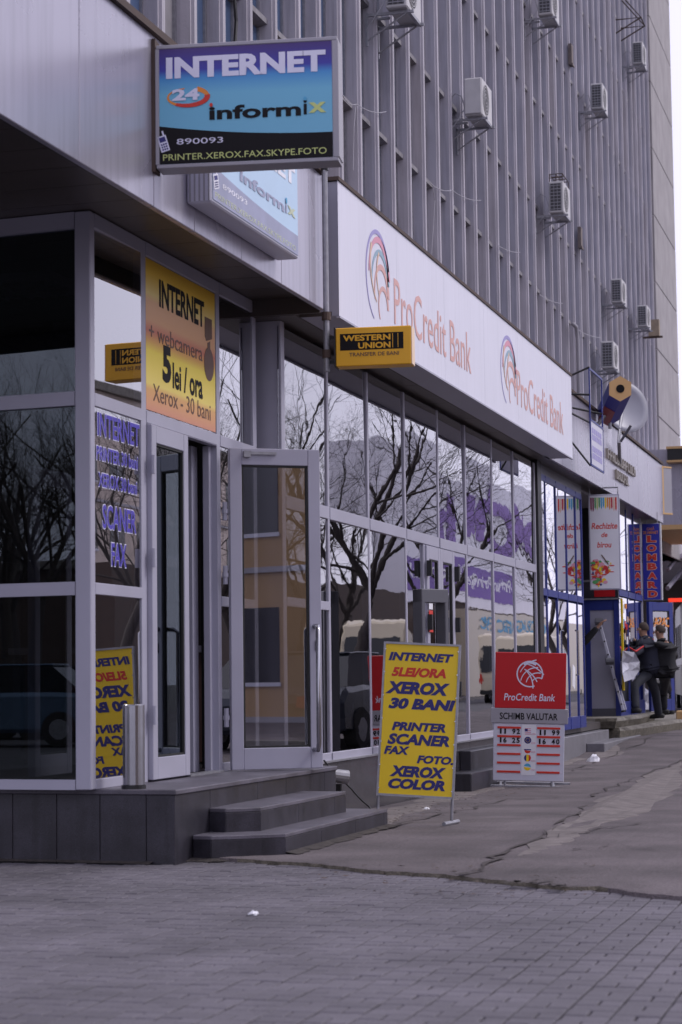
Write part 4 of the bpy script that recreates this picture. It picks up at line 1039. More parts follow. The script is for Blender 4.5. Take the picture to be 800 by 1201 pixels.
def digits(s, u0, u1, v0, v1):
    n_ = len(s); st_ = (u1-u0)/n_
    for k, ch in enumerate(s):
        if ch != ' ': text(F, ch, (u0+k*st_+(.12 if ch != '1' else .34)*st_)*W1, (u0+(k+1)*st_-.12*st_)*W1 if ch != '1' else (u0+(k+.72)*st_)*W1, v0*H1, v1*H1, M['ink_black'], rc, c=.004, bold=.03, name='digit')
digits('11 92', .07, .38, .815, .905); digits('16 25', .07, .38, .66, .75); digits('11 99', .63, .94, .805, .895); digits('16 40', .62, .94, .65, .74)
def half(F, cx, cy, r, a0, a1, mm, c): b = MB(); b.ellipse(F, cx, cy, r, r, c, .001, 14, 0, a0, a1); return b.build('flag', M[mm], rc)
PI = math.pi; fr_ = .036*1.0
ys_f = [.865, .71, .555, .40, .245]
cx = .485*W1
b = MB(); b.ellipse(F, cx, ys_f[0]*H1, fr_, fr_, .003, .001, 16); b.build('flag', M['ink_pale'], rc)
b = MB()
for k in range(-3, 4, 2): b.box(cx-fr_*.85, cx+fr_*.85, ys_f[0]*H1+k*.009-.003, ys_f[0]*H1+k*.009+.002, .0041, .005, F=F)
b.build('flag_stripes', M['ink_red'], rc)
b = MB(); b.box(cx-fr_*.9, cx-.002, ys_f[0]*H1, ys_f[0]*H1+fr_*.7, .0051, .006, F=F); b.build('flag_canton', M['ink_navy'], rc)
b = MB(); b.ellipse(F, cx, ys_f[1]*H1, fr_, fr_, .003, .001, 16); b.build('flag', M['ink_navy'], rc)
b = MB()
for k in range(8): b.ellipse(F, cx+.02*math.cos(k*PI/4), ys_f[1]*H1+.02*math.sin(k*PI/4), .0035, .0035, .0041, .001, 6)
b.build('flag_stars', M['yellow'], rc)
b = MB(); b.flat(F, [(cx-fr_, ys_f[2]*H1), (cx+fr_, ys_f[2]*H1), (cx+fr_*.95, ys_f[2]*H1-.012), (cx-fr_*.95, ys_f[2]*H1-.012)], .003, .001); b.build('flag', M['ink_navy'], rc)
half(F, cx, ys_f[2]*H1-.012, fr_*.9, PI, 2*PI, 'ink_red', .003)
for (x0, x1, mm) in ((-1, -.33, 'ink_navy'), (-.33, .33, 'yellow'), (.33, 1, 'ink_red')):
    pts = [(x0+(x1-x0)*k/4, math.sqrt(max(0, 1-(x0+(x1-x0)*k/4)**2))) for k in range(5)]; pts2 = [(a, -c_) for a, c_ in reversed(pts)]
    poly_ = []
    for q in pts+pts2:
        q2 = (round(cx+q[0]*fr_, 5), round(ys_f[3]*H1+q[1]*fr_, 5))
        if q2 not in poly_: poly_.append(q2)
    b = MB(); b.flat(F, poly_, .003, .001); b.build('flag', M[mm], rc)
half(F, cx, ys_f[4]*H1, fr_, 0, PI, 'ink_cyan', .003); half(F, cx, ys_f[4]*H1-.0005, fr_, PI, 2*PI, 'yellow', .003)
for s, v in zip(('USD', 'EUR', 'RUB', 'RON', 'UAH'), ys_f): text(F, s, .535*W1, .595*W1, v*H1-.035, v*H1-.02, M['ink_pink'], rc, c=.004, name='currency_code')
b = MB()
for u in (.17, .83): b = MB(); b.tube([F.p(u*W1, 0, -.02), F.p(u*W1, -.055, -.02)], .012, 8); b.build('leg', M['steel'], rc)
b = MB(); b.box(-.12, W1+.08, -.075, -.05, -.045, .005, F=F); b.build('base_bar', M['steel'], rc)
b = MB(); b.box(-.12, W1+.08, -.075, -.05, -.345, -.30, F=F); b.box(.1*W1, .13*W1, -.074, -.052, -.30, -.046, F=F); b.box(.85*W1, .88*W1, -.074, -.052, -.30, -.046, F=F); b.build('base_bar', M['steel'], rc)

# spotlight lying by the platform, with a cable
sp = at(396, 912, X=-4.45); t = thing('spotlight', 'small grey cylindrical lamp head lying at the end of the platform behind the steps', 'lamp', sp)
b = MB(); q0 = sp+Vector((-.08, -.06, .03)); q1 = sp+Vector((.07, .04, 0)); b.tube([q0, q0.lerp(q1, .3), q1], [.035, .05, .056], 14); b.build('housing', M['steel'], t)
b = MB(); b.tube([q1+(q1-q0).normalized()*.001, q1+(q1-q0).normalized()*.004], [.048, .048], 14); b.build('lens', M['black'], t)
b = MB(); b.box(sp.x-.03, sp.x+.03, sp.y-.02, sp.y+.02, sp.z-.12, sp.z-.05); b.build('bracket', M['black'], t)
cable([at(380, 892, X=-4.5), at(395, 905, X=-4.45), at(412, 925, X=-4.4), at(432, 945, X=-4.35), at(440, 952, X=-4.3)], .008, M['black'], 'thin black cable running down from the lamp behind the steps to the yellow board', .01)

# ================================================================ stationery shop (blue frames)
st = thing('stationery_shop', 'blue framed shop front with posters between the bank and the pawn shop', 'shop', (XB, 26, 0))
SY = [yat(k, XB, 620) for k in (634, 641, 653, 665, 676, 683)]
SZT, SZB, SZM = 3.68, .42, 2.22
F = Frame((XB, 0, 0))
for y in SY: b = MB(); b.box(XB-.05, XB-.004, y-.022, y+.022, SZB, SZT); b.build('mullion', M['bluef'], st, bevel=.003)
for y0, y1 in zip(SY, SY[1:]):
    b = MB(); b.box(XB-.049, XB+.0, y0+.023, y1-.023, SZM-.06, SZM+.03); b.build('transom', M['bluef'], st)
    b = MB(); b.box(XB-.049, XB-.003, y0+.023, y1-.023, SZT-.05, SZT+.03); b.build('transom', M['bluef'], st)
    b = MB(); b.box(XB-.049, XB+.002, y0+.023, y1-.023, SZB, SZB+.16); b.build('kick_panel', M['bluef'], st)
    pane(y0+.03, y1-.03, SZM+.03, SZT-.05, XB, 'glass_shop', st, tilt=.2); pane(y0+.03, y1-.03, SZB+.16, SZM-.09, XB, 'glass_shop', st, tilt=.2)
b = MB(); b.box(XB-.1, XB-.01, SY[0], SY[-1]+.03, SZT+.031, 3.839); b.build('head_panel', M['alu_dark'], st)
b = MB(); b.box(XB-.3, XB-.05, BY[-1]+.31, SY[0]-.031, .3, 3.83); b.build('side_post', M['alu'], st)
# posters inside the upper windows
F = Frame((XB-.06, 0, 0))
cols_p = [('bred', 'poster'), ('bwhite', 'poster'), ('ink_teal', 'poster'), ('paper', 'poster')]
for k, (mm, _) in enumerate(cols_p):
    y0, y1 = SY[k+1 if k < 4 else 4]-.0, SY[k+2] if k+2 < len(SY) else SY[-1]
    y0, y1 = SY[min(k+1, 4)]+.04, SY[min(k+2, 5)]-.04
    if k == 0: y0, y1 = SY[1]+.06, SY[1]+.06+(SY[2]-SY[1])*.55
    if y1 - y0 < .1: y0, y1 = SY[0]+.04, SY[1]-.04
    po = thing('shop_poster', ['red poster with white marks in the first window of the blue framed shop', 'pale poster with red print in the second window of the blue framed shop', 'green and blue poster in the third window of the blue framed shop', 'white poster with an orange brush stroke in the last window of the blue framed shop'][k], 'poster', (XB-.06, y0, 2.4))
    zz1 = SZT-.06 if k in (0, 3) else SZT-.35
    b = MB(); b.box(y0, y1, SZM+.06, zz1, 0, .004, F=F); b.build('sheet', M[mm], po)
    W_ = y1-y0
    if k == 0:
        for j in range(6): b = MB(); b.box(y0+.2*W_, y0+.75*W_, 2.4+j*.2, 2.46+j*.2, .0041, .006, F=F); b.build('print', M['paper'], po)
    if k == 1:
        for j, z in enumerate((2.95, 2.75, 2.6)): b = MB(); b.box(y0+.1*W_, y0+(.9-.2*j)*W_, z, z+.05, .0041, .006, F=F); b.build('print', M['ink_red'], po)
    if k == 2:
        for j, cc in enumerate(('ink_cyan', 'ink_red', 'ink_green', 'ink_peach')): b = MB(); b.box(y0+(.05+.23*j)*W_, y0+(.22+.23*j)*W_, 2.35, 3.2-.1*j, .0041, .006, F=F); b.build('print', M[cc], po)
    if k == 3:
        b = MB(); b.flat(F, [(y0+.3*W_, 2.5), (y0+.45*W_, 2.45), (y0+.75*W_, 3.3), (y0+.55*W_, 3.4)], .0041, .002); b.build('print', M['ink_salmon'], po)
        b = MB(); b.flat(F, [(y0+.2*W_, 2.3), (y0+.8*W_, 2.3), (y0+.5*W_, 2.55)], .0041, .002); b.build('print', M['ink_lilac'], po)
# goods hanging behind the lower panes, and the dark door with a notice
rg = random.Random(3)
for k in range(16):
    yy = rg.uniform(SY[0]+.1, SY[3]+.2); z = rg.uniform(.75, 2.0); b = MB(); hh_ = rg.uniform(.12, .3)
    b.box(XB-.28-rg.random()*.2, XB-.24, yy, yy+rg.uniform(.1, .25), z, z+hh_)
    o = b.build('goods', M[rg.choice(['ink_cyan', 'ink_peach', 'bwhite', 'ink_pink', 'bred', 'ink_green', 'paper', 'ink_lilac'])], st)
b = MB(); b.box(XB-.25, XB-.2, SY[3]+.05, SY[5]-.05, .5, 2.0); b.build('dark_board', M['ink_navy'], st)
b = MB(); yy = SY[3]; b.tube([(XB+.06, yy+.12, 1.15), (XB+.10, yy+.12, 1.15), (XB+.10, yy+.12, 1.75), (XB+.06, yy+.12, 1.75)], .015, 6); b.build('handle', M['chrome'], st)
b = MB(); b.flat(Frame((XB+.012, 0, 0)), [(yy+.1, 1.0), (yy+.32, .95), (yy+.36, 1.25), (yy+.14, 1.3)], 0, .003); b.build('notice', M['paper'], st)
# platform and steps before it
ps = thing('grey_steps', 'pale grey granite platform and step in front of the blue framed shop', 'steps', (XB, 27, 0))
b = MB(); b.box(XB-.2, -4.54, 25.9, 31.2, 0, .335); b.build('step', M['granite_light'], ps, bevel=.008)
b = MB(); b.poly([(-4.54+.001, 29.0), (-4.28, 28.95), (-4.34, 33.4), (-4.54+.001, 33.4)], 0, .20); b.build('step', M['granite_light'], ps, bevel=.008)

# ================================================================ pawn shop and alcove
pw = thing('pawn_shop', 'shop front with blue frames and a white lettered side panel beyond the alcove', 'shop', (XB, 33, 0))
KY = 33.0; KE = 35.95
b = MB(); b.box(-7, XB-.06, KY+.05, KY+.3, .4, 3.839); b.build('side_wall', M['int_wall'], pw)
F = Frame((XB-1.2, KY, .62), (1, 0, 0), (0, 0, 1))      # side wall facing the camera
px2u = 33.0/FPX/.96
b = MB(); b.box(.05, .66, 0, 1.55, -.03, 0, F=F); b.build('lettered_panel', M['panel'], pw)
b = MB(); b.box(.66, .74, -.12, 1.72, -.035, .02, F=F); b.box(1.12, 1.2, -.12, 1.72, -.035, .03, F=F); b.box(0, 1.2, 1.55, 1.71, -.034, .018, F=F); b.build('frame', M['bluef'], pw)
b = MB(); b.box(.74, 1.12, -.1, 1.55, -.03, .0, F=F); b.build('grey_panel', M['alu'], pw)
b = MB(); b.box(.0, 1.12, -.12, .0, -.031, .019, F=F); b.build('base_rail', M['alu_dark'], pw)
b = MB(); b.box(.2, .60, 1.33, 1.53, 0, .003, F=F); b.build('notice', M['yellow'], pw)
b = MB()
for i in range(2):
    for j in range(2): b.box(.34+i*.065, .40+i*.065, 1.36+j*.07, 1.425+j*.07, .0031, .005, F=F)
b.build('notice_symbol', M['ink_cyan'], pw)
for k in range(9):
    u = rg.uniform(.22, .3); b = MB(); z = 1.05-k*.115
    b.box(u, u+rg.uniform(.18, .36), z, z+.015, 0, .002, F=F); b.build('small_print', M[['ink_blue', 'ink_blue', 'ink_red', 'ink_blue', 'ink_red', 'ink_red', 'ink_blue', 'ink_red', 'ink_red'][k]], pw)
b = MB(); b.box(-.15, 1.2, 1.72, 2.0, -.03, .05, F=F); b.build('head_box', M['granite'], pw)
b = MB(); b.box(.82, 1.15, 1.76, 1.97, .0501, .055, F=F); b.build('head_print', M['bred'], pw)
b = MB(); b.box(-.15, 1.22, 2.0, 2.03, -.03, .06, F=F); b.box(-.15, 1.22, 1.715, 1.74, -.03, .06, F=F); b.build('head_rail', M['steel'], pw)
b = MB(); b.box(-7, XB-.1, KY+.02, KY+.049, 2.6, 3.839); b.build('upper_wall', M['black'], pw)
# front along the street
for y in (KY+.02, 34.1, 35.0, KE): b = MB(); b.box(XB-.055, XB-.004, y, y+.045, .5, 3.839); b.build('mullion', M['bluef' if y < 35.5 else 'alu'], pw)
for y0, y1 in ((KY+.076, 34.1), (34.156, 35.0), (35.056, KE)):
    b = MB(); b.box(XB-.05, XB+.0, y0, y1, 2.40, 2.50); b.build('transom', M['bluef'], pw)
    b = MB(); b.box(XB-.05, XB-.002, y0, y1, .5, .72); b.build('kick_panel', M['bluef'], pw)
    pane(y0, y1, 2.52, 3.84, XB, 'glass_shop', pw); pane(y0, y1, .72, 2.38, XB, 'glass_shop', pw)
b = MB(); b.box(-6.5, XB-.1, 36.0, 36.1, .5, 3.83); b.build('end_wall', M['bluef'], pw)
b = MB(); b.box(XB+.021, XB+.05, KY+.03, KY+.10, .9, 2.35); b.build('yellow_strip', M['yellow'], pw)
for k in range(14):
    yy = rg.uniform(KY+.2, KY+1.2); z = rg.uniform(1.55, 2.25); b = MB(); b.box(XB-.012, XB-.006, yy, yy+rg.uniform(.1, .2), z, z+rg.uniform(.06, .15)); b.build('stuck_print', M[rg.choice(['ink_cyan', 'ink_peach', 'paper', 'paper', 'ink_brown', 'bred', 'ink_orange'])], pw)
# open blue glazed door
F = Frame((XB+.05, KE+.25, .52), (.42, .91, 0), (0, 0, 1)); lf = leaf(F, .78, 1.88, pw, 'door', st=.12, bot=.2, glassm='glass_shop', mt='bluef')
text(F, 'CASA', .72, .16, 1.45, 1.62, M['ink_orange'], lf, c=.02, bold=.02)
# old concrete slabs as steps
cs = thing('concrete_steps', 'worn cracked concrete slabs stacked as steps where the men stand', 'steps', (-4.5, 31, 0))
def slab(pl, z0, z1, seed, name='slab'):
    rr_ = random.Random(seed); P = jagged(pl, .02, 9, seed); n_ = len(P); b = MB()
    top = [(x+rr_.uniform(-.01, .01), y, z1) for x, y in P]; mid = [(x+rr_.uniform(-.01, .02), y-rr_.uniform(0, .03), z1-.05) for x, y in P]; low = [(x-.03, y+.03, z0) for x, y in P]
    b.add(top+mid+low, [tuple(range(n_))]+[(i, n_+i, n_+(i+1) % n_, (i+1) % n_) for i in range(n_)]+[(n_+i, 2*n_+i, 2*n_+(i+1) % n_, n_+(i+1) % n_) for i in range(n_)], 0)
    for i in range(n_, len(b.m)): b.m[i] = 1
    return b.build(name, [M['concrete'], M['concrete_edge']], cs)
slab([(-4.42, 31.6), (-4.24, 35), (-4.05, 39), (-4.6, 44), (-7, 44), (-7, 31.6)][::1], .0, .35, 1)
slab([(-4.46, 31.3), (-4.40, 34), (-4.52, 36.6), (-5.0, 37.2), (-7, 37.2), (-7, 31.3)], .35, .50, 2)

# ---- hanging signs at the far shops
p0 = at(692, 692, Y=30.0); p1 = at(728.5, 692, Y=30.0); ptop = at(692, 580, Y=30.0)
F = Frame(p0, (1, .12, 0), (0, 0, 1)); W_ = (p1.x-p0.x); H_ = ptop.z-p0.z
sg = thing('stationery_sign', 'tall white hanging sign for office supplies with coloured pencils and paint splashes', 'sign', p0)
b = MB(); b.box(0, W_, 0, H_, -.12, 0, F=F); b.build('box', M['alu'], sg, bevel=.006)
b = MB(); b.box(.02, W_-.02, .02, H_-.02, 0, .003, F=F); b.build('print', M['paper'], sg)
cc = ['ink_maroon', 'ink_maroon', 'ink_green', 'ink_lime', 'ink_green', 'ink_cyan', 'ink_cyan', 'yellow', 'ink_orange', 'ink_orange', 'bred', 'ink_peach', 'ink_red']
for k, c_ in enumerate(cc):
    u0 = .07*W_+k*(.86*W_/13); bot = H_*(.87+.035*math.sin(math.pi*k/12)) - (.02 if k % 2 else 0); b = MB(); b.flat(F, [(u0, H_*.965), (u0+.05*W_, H_*.965), (u0+.05*W_, bot-.03), (u0+.025*W_, bot-.07), (u0, bot-.03)], .0035, .001); b.build('pencil_print', M[c_], sg)
text(F, 'Rechizite', .09*W_, .92*W_, .635*H_, .70*H_, M['ink_red'], sg, c=.0035, bold=.02, shear=.2)
text(F, 'de', .40*W_, .60*W_, .55*H_, .60*H_, M['ink_red'], sg, c=.0035, bold=.02, shear=.2)
text(F, 'birou', .26*W_, .72*W_, .44*H_, .50*H_, M['ink_red'], sg, c=.0035, bold=.02, shear=.2)
for k in range(90):
    b = MB(); a_ = rg.random(); u = (.1+.75*a_*rg.random()**.6)*W_; v = (.05+.26*rg.random()*(1 if u < .5*W_ else .9))*H_
    if u > .5*W_ and v < .17*H_: v += .14*H_
    b.ellipse(F, u, v, rg.uniform(.006, .045), rg.uniform(.006, .04), .0035+k*.00008, .0008, 9); b.build('splash_print', M[rg.choice(['ink_red', 'ink_orange', 'yellow', 'ink_red', 'ink_green', 'ink_navy', 'ink_pink', 'bred'])], sg)
b = MB(); b.flat(F, [(.38*W_, .36*H_), (.40*W_, .37*H_), (.62*W_, .27*H_), (.60*W_, .255*H_)], .0125, .001); b.build('brush_print', M['ink_brown'], sg)
b = MB(); b.tube([F.p(.02, H_, -.06), F.p(.02, H_+.10, -.06), F.p(W_-.02, H_+.10, -.06), F.p(W_-.02, H_, -.06)], .012, 6); b.tube([F.p(.45*W_, H_+.1, -.06), F.p(.45*W_, H_+.35, -.06)], .012, 6); b.build('hanger', M['steel'], sg)
# LOMBARD sign
Y_ = 36.45
p0 = at(754.5, 704, Y=Y_); p1 = at(776, 704, Y=Y_); ptop = at(754.5, 614, Y=Y_); F = Frame(p0, (1, .05, 0), (0, 0, 1)); W_ = p1.x-p0.x; H_ = ptop.z-p0.z
sg = thing('pawn_sign', 'tall blue hanging sign with red letters reading LOMBARD', 'sign', p0)
b = MB(); b.box(0, W_, 0, H_, -.15, 0, F=F); b.build('box', M['alu'], sg, bevel=.006)
b = MB(); b.box(.01, W_-.012, .01, H_-.01, 0, .003, F=F); b.build('print', M['bluesign'], sg)
b = MB(); b.box(W_+.0005, W_+.015, 0, H_, -.148, -.0, F=F); b.build('end_cover', M['white'], sg)
text(F, 'CASĂ', .28*W_, .70*W_, .91*H_, .955*H_, M['ink_orange'], sg, c=.0032, bold=.02); text(F, 'DE AMANET', .08*W_, .90*W_, .86*H_, .90*H_, M['ink_orange'], sg, c=.0032, bold=.02)
for k, ch in enumerate('LOMBARD'):
    z1 = .845-k*.1195; text(F, ch, .24*W_, .80*W_, (z1-.098)*H_, z1*H_, M['ink_peach'], sg, c=.0032, bold=.09, name='letter_outline'); text(F, ch, .28*W_, .77*W_, (z1-.092)*H_, (z1-.006)*H_, M['ink_red'], sg, c=.0045, bold=.055, name='letter')
b = MB(); b.tube([F.p(.08, H_, -.07), F.p(.08, H_+.2, -.07)], .01, 6); b.tube([F.p(W_-.05, H_, -.07), F.p(W_-.05, H_+.2, -.07)], .01, 6); b.build('hanger', M['steel'], sg)
# reversed-side reflection comes from the glass; small slanting sign in a frame
XS = -4.02
q = lambda px, py: at(px, py, X=XS)
A_, B_, C_, D_2 = q(692.5, 493), q(707, 502), q(708, 553), q(692.5, 545.5)
hs = thing('framed_side_sign', 'small white sign with violet print in a blue frame hanging from the triangular bracket', 'sign', A_)
ya, yb2 = A_.y, B_.y; zt, zb = (A_.z+B_.z)/2, (C_.z+D_2.z)/2; F = Frame((XS, 0, 0))
b = MB(); b.box(ya+.012, yb2-.012, zb+.012, zt-.012, -.01, 0, F=F); b.build('sheet', M['bwhite'], hs)
ztt = q(698, 437).z
b = MB()
for (u0, u1, v0, v1) in ((ya-.012, ya+.012, zb-.012, ztt), (yb2-.012, yb2+.012, zb-.012, ztt), (ya+.012, yb2-.012, zb-.012, zb+.012), (ya+.012, yb2-.012, zt-.012, zt+.012), (ya+.012, yb2-.012, ztt-.024, ztt)): b.box(u0, u1, v0, v1, -.012, .006, F=F)
b.build('frame', M['bluef'], hs)
for (v0, v1) in ((.58, .86), (.16, .46)):
    for k in range(2):
        z0 = zb+(zt-zb)*(v0+(v1-v0)*k*.52); z1 = z0+(zt-zb)*(v1-v0)*.44; L_ = yb2-ya; n_ = 6 if k == 0 else 5
        for j in range(n_): b = MB(); b.box(ya+L_*(.1+.8*j/n_), ya+L_*(.1+.8*(j+.75)/n_), z0, z1, 0, .002, F=F); b.build('print', M['ink_lilac'], hs)
br = thing('triangular_bracket', 'black triangular steel bracket holding the small framed sign off the wall', 'bracket', (XF2, ya, 5))
W0 = at(678, 464, X=XF2+.0); ym_ = (ya+yb2)/2
b = MB(); wz = q(693, 464).z; wy = ya-.2
for (z, y) in ((wz, ya), (wz-.12, yb2)): b.tube([(XF2-.3, y-.35, wz+.02), (XS, y, z)], .014, 6)
b.tube([(XF2-.3, ya-.35, wz+.02), (XS, ya, ztt)], .014, 6); b.tube([(XF2-.3, ya-.35, wz), (XS-.01, ya, zt-.6)], .014, 6); b.tube([(XF2-.3, ya-.3, wz), (XS-.01, yb2, zt)], .014, 6)
b.build('strut', M['black'], br)
# big pencil
c0 = at(727.3, 456, D=29.2); ax = (at(717.5, 484, D=29.6)-c0); L_ = ax.length; axn = ax.normalized()
pe = thing('pencil_sign', 'large blue hexagonal pencil shaped sign with its end face turned to the street', 'sign', c0)
toc = (Vector((0, 0, CAMH))-c0).normalized()
# cut end face: a hexagon facing the viewer side of the street, body sweeping down behind it
e1 = Vector((RT.x, RT.y, RT.z)); e2 = UP.copy(); R_ = .178
hexa = [c0+(e1*math.cos(math.pi/2+k*math.pi/3)+e2*math.sin(math.pi/2+k*math.pi/3))*R_ for k in range(6)]
back = [p+ax*1.0+FW*.35 for p in hexa]
b = MB(); b.add(hexa+back, [(k, 6+k, 6+(k+1) % 6, (k+1) % 6) for k in range(6)]+[(6, 7, 8, 9, 10, 11)]);
for k in range(7): b.m[k] = 0
b.build('body', M['pblue'], pe)
pts = [hexa[2]*1, hexa[3]*1]; off = -FW*.004
b = MB(); a0, a1 = hexa[2].lerp(hexa[3], .35), hexa[3]; d0 = ax+FW*.35
lowp = [hexa[2].lerp(hexa[3], .0)+d0*.42, hexa[3]+d0*.42, hexa[3]+d0*.985, hexa[2]+d0*.985]
nrm = (lowp[1]-lowp[0]).cross(lowp[2]-lowp[0]).normalized(); nrm = nrm if nrm.dot(toc) > 0 else -nrm
b.prism([p+nrm*.003 for p in lowp], nrm*.006); b.build('red_band', M['pred'], pe)
b = MB(); b.prism([p-FW*.001 for p in hexa], -FW*.02); b.build('end_face', M['pcap'], pe)
b = MB(); nfw = -FW; b.prism([c0+nfw*.022+(e1*math.cos(k*math.pi/9)+e2*math.sin(k*math.pi/9))*.058 for k in range(18)], nfw*.01); b.build('lead', M['ink_black'], pe)
b = MB(); b.tube([c0+d0*.7, Vector((XF2-.02, c0.y+.5, c0.z-.5))], .03, 8); b.tube([c0+d0*.9, c0+d0*.9+Vector((0, 0, -.25))], .025, 8); b.build('arm', M['steel'], pe)
# satellite dish behind the pencil
dc = at(734, 477, D=31.6)
di = thing('satellite_dish', 'round grey satellite dish behind the pencil shaped sign', 'dish', dc)
dn = (Vector((.55, -.80, .22))).normalized(); e1 = dn.cross(Vector((0, 0, 1))).normalized(); e2 = e1.cross(dn); b = MB(); n_ = 28; RR = .40
b.v.append(tuple(dc-dn*.10))
for j in range(1, 6):
    r_ = j/5
    for k in range(n_):
        a_ = 2*math.pi*k/n_; b.v.append(tuple(dc-dn*.10*(1-r_*r_)+(e1*math.cos(a_)*.92+e2*math.sin(a_))*RR*r_))
for k in range(n_): b.f.append([0, 1+k, 1+(k+1) % n_]); b.m.append(0)
for j in range(4):
    for k in range(n_): b.f.append([1+j*n_+k, 1+(j+1)*n_+k, 1+(j+1)*n_+(k+1) % n_, 1+j*n_+(k+1) % n_]); b.m.append(0)
o = b.build('reflector', M['dish'], di, smooth=True); so = o.modifiers.new('solid', 'SOLIDIFY'); so.thickness = .012
b = MB(); b.tube([dc+(e1*math.cos(2*math.pi*k/24)*.92+e2*math.sin(2*math.pi*k/24))*RR for k in range(25)], .010, 5); b.build('rim', M['dish'], di)
mb_ = at(728, 518, D=31.0); b = MB(); b.tube([mb_, at(740, 499, D=30.9)], .022, 6); b.build('feed_arm', M['alu_dark'], di)
b = MB(); b.tube([dc-dn*.12, at(727, 500, D=31.5), at(726, 518, D=31.3), at(727, 543, X=XF2+.02)], .028, 8); b.build('mast', M['steel'], di)
# yellow edged panel at the fascia end
e0 = at(778, 575, Y=37.6); t = thing('edge_sign', 'narrow grey panel sign with a tan edge at the far end of the metal fascia', 'sign', e0)
F = Frame(at(777, 603, Y=37.6), (.5, .87, 0), (0, 0, 1)); H_ = 58*36.8/FPX
b = MB(); b.box(.03, .30, .03, H_-.03, -.03, 0, F=F); b.build('panel', M['bgrey'], t)
b = MB(); b.box(0, .05, 0, H_, -.06, .01, F=F); b.box(.05, .30, 0, .03, -.05, .008, F=F); b.box(.05, .30, H_-.03, H_, -.05, .008, F=F); b.build('edge', M['tan_sign'], t)
# ================================================================ far background at the right edge
fb_ = thing('far_shop_block', 'pale grey block with a tan and black box sign beyond the end of the fascia', 'building', (-6, 52, 0))
Yb = 52.0
a_ = at(772, 616, Y=Yb); c_ = at(772, 532, Y=Yb)
b = MB(); b.box(a_.x-1, -3.2, Yb, Yb+6, a_.z, c_.z+.1); b.build('upper_wall', M['fascia'], fb_)
b = MB(); b.box(a_.x-1, -3.15, Yb-.05, Yb+6, a_.z-.12, a_.z-.002); b.build('lower_edge', M['tan_sign'], fb_)
a2, c2 = at(783, 541, Y=Yb-.2), at(801, 527, Y=Yb-.2)
b = MB(); b.box(a2.x, c2.x+.8, Yb-.45, Yb-.05, a2.z-.05, a2.z+.0); b.box(a2.x, c2.x+.8, Yb-.45, Yb-.05, c2.z, c2.z+.06); b.build('box_edge', M['tan_sign'], fb_)
b = MB(); b.box(a2.x+.02, c2.x+.78, Yb-.42, Yb-.06, a2.z+.001, c2.z-.001); b.build('box_sign', M['black'], fb_)
# curved canopy with struts
cn = thing('curved_canopy', 'white curved canopy roof with thin struts behind the far shops', 'canopy', (-6, 62, 0))
b = MB(); Yc = 60; zc0, zc1 = at(790, 700, Y=Yc).z, at(790, 616, Y=Yc).z
prev = []
for k in range(9):
    t_ = k/8; x = -9+t_*7.5; z = zc0+(zc1-zc0)*math.sin(.35+1.2*t_)*.8; prev.append((x, z))
for (x0, q0), (x1, q1) in zip(prev, prev[1:]): b.prism([(x0, Yc, q0), (x1, Yc, q1), (x1, Yc, q1+.12), (x0, Yc, q0+.12)], (0, 9, 0))
b.build('roof_shell', M['bwhite'], cn)
for k in range(4):
    zz0 = zc0+(zc1-zc0)*(.15+.22*k); p_ = at(783, 690-k*22, Y=Yc-.5); b = MB(); b.tube([p_, at(801, 668-k*22, Y=Yc+1)], .07, 6); b.build('strut', M['alu'], cn)
b = MB(); b.box(-9, -1.6, Yc+9, Yc+9.3, .2, zc1); b.build('back_wall', M['int_wall'], cn)
for x in (-8.6, -1.8): b = MB(); b.tube([(x, Yc, .2), (x, Yc, zc0+.4)], .08, 8); b.build('post', M['alu'], cn)
M['neon'] = mat('lit_red_strip', (.8, .03, .02), .4, emis=((1, .06, .03), .9))
rs = thing('red_strip_sign', 'thin bright red strip sign above the parked van at the right edge', 'sign', at(790, 703, Y=58))
p_ = at(784, 706, Y=58); b = MB(); b.box(p_.x, p_.x+2.6, 58, 58.1, p_.z, p_.z+.10); o = b.build('strip', M['neon'], rs)
b = MB(); b.tube([(p_.x+.1, 58.05, .25), (p_.x+.1, 58.05, p_.z)], .03, 6); b.tube([(p_.x+2.4, 58.05, .25), (p_.x+2.4, 58.05, p_.z)], .03, 6); b.build('post', M['alu'], rs)
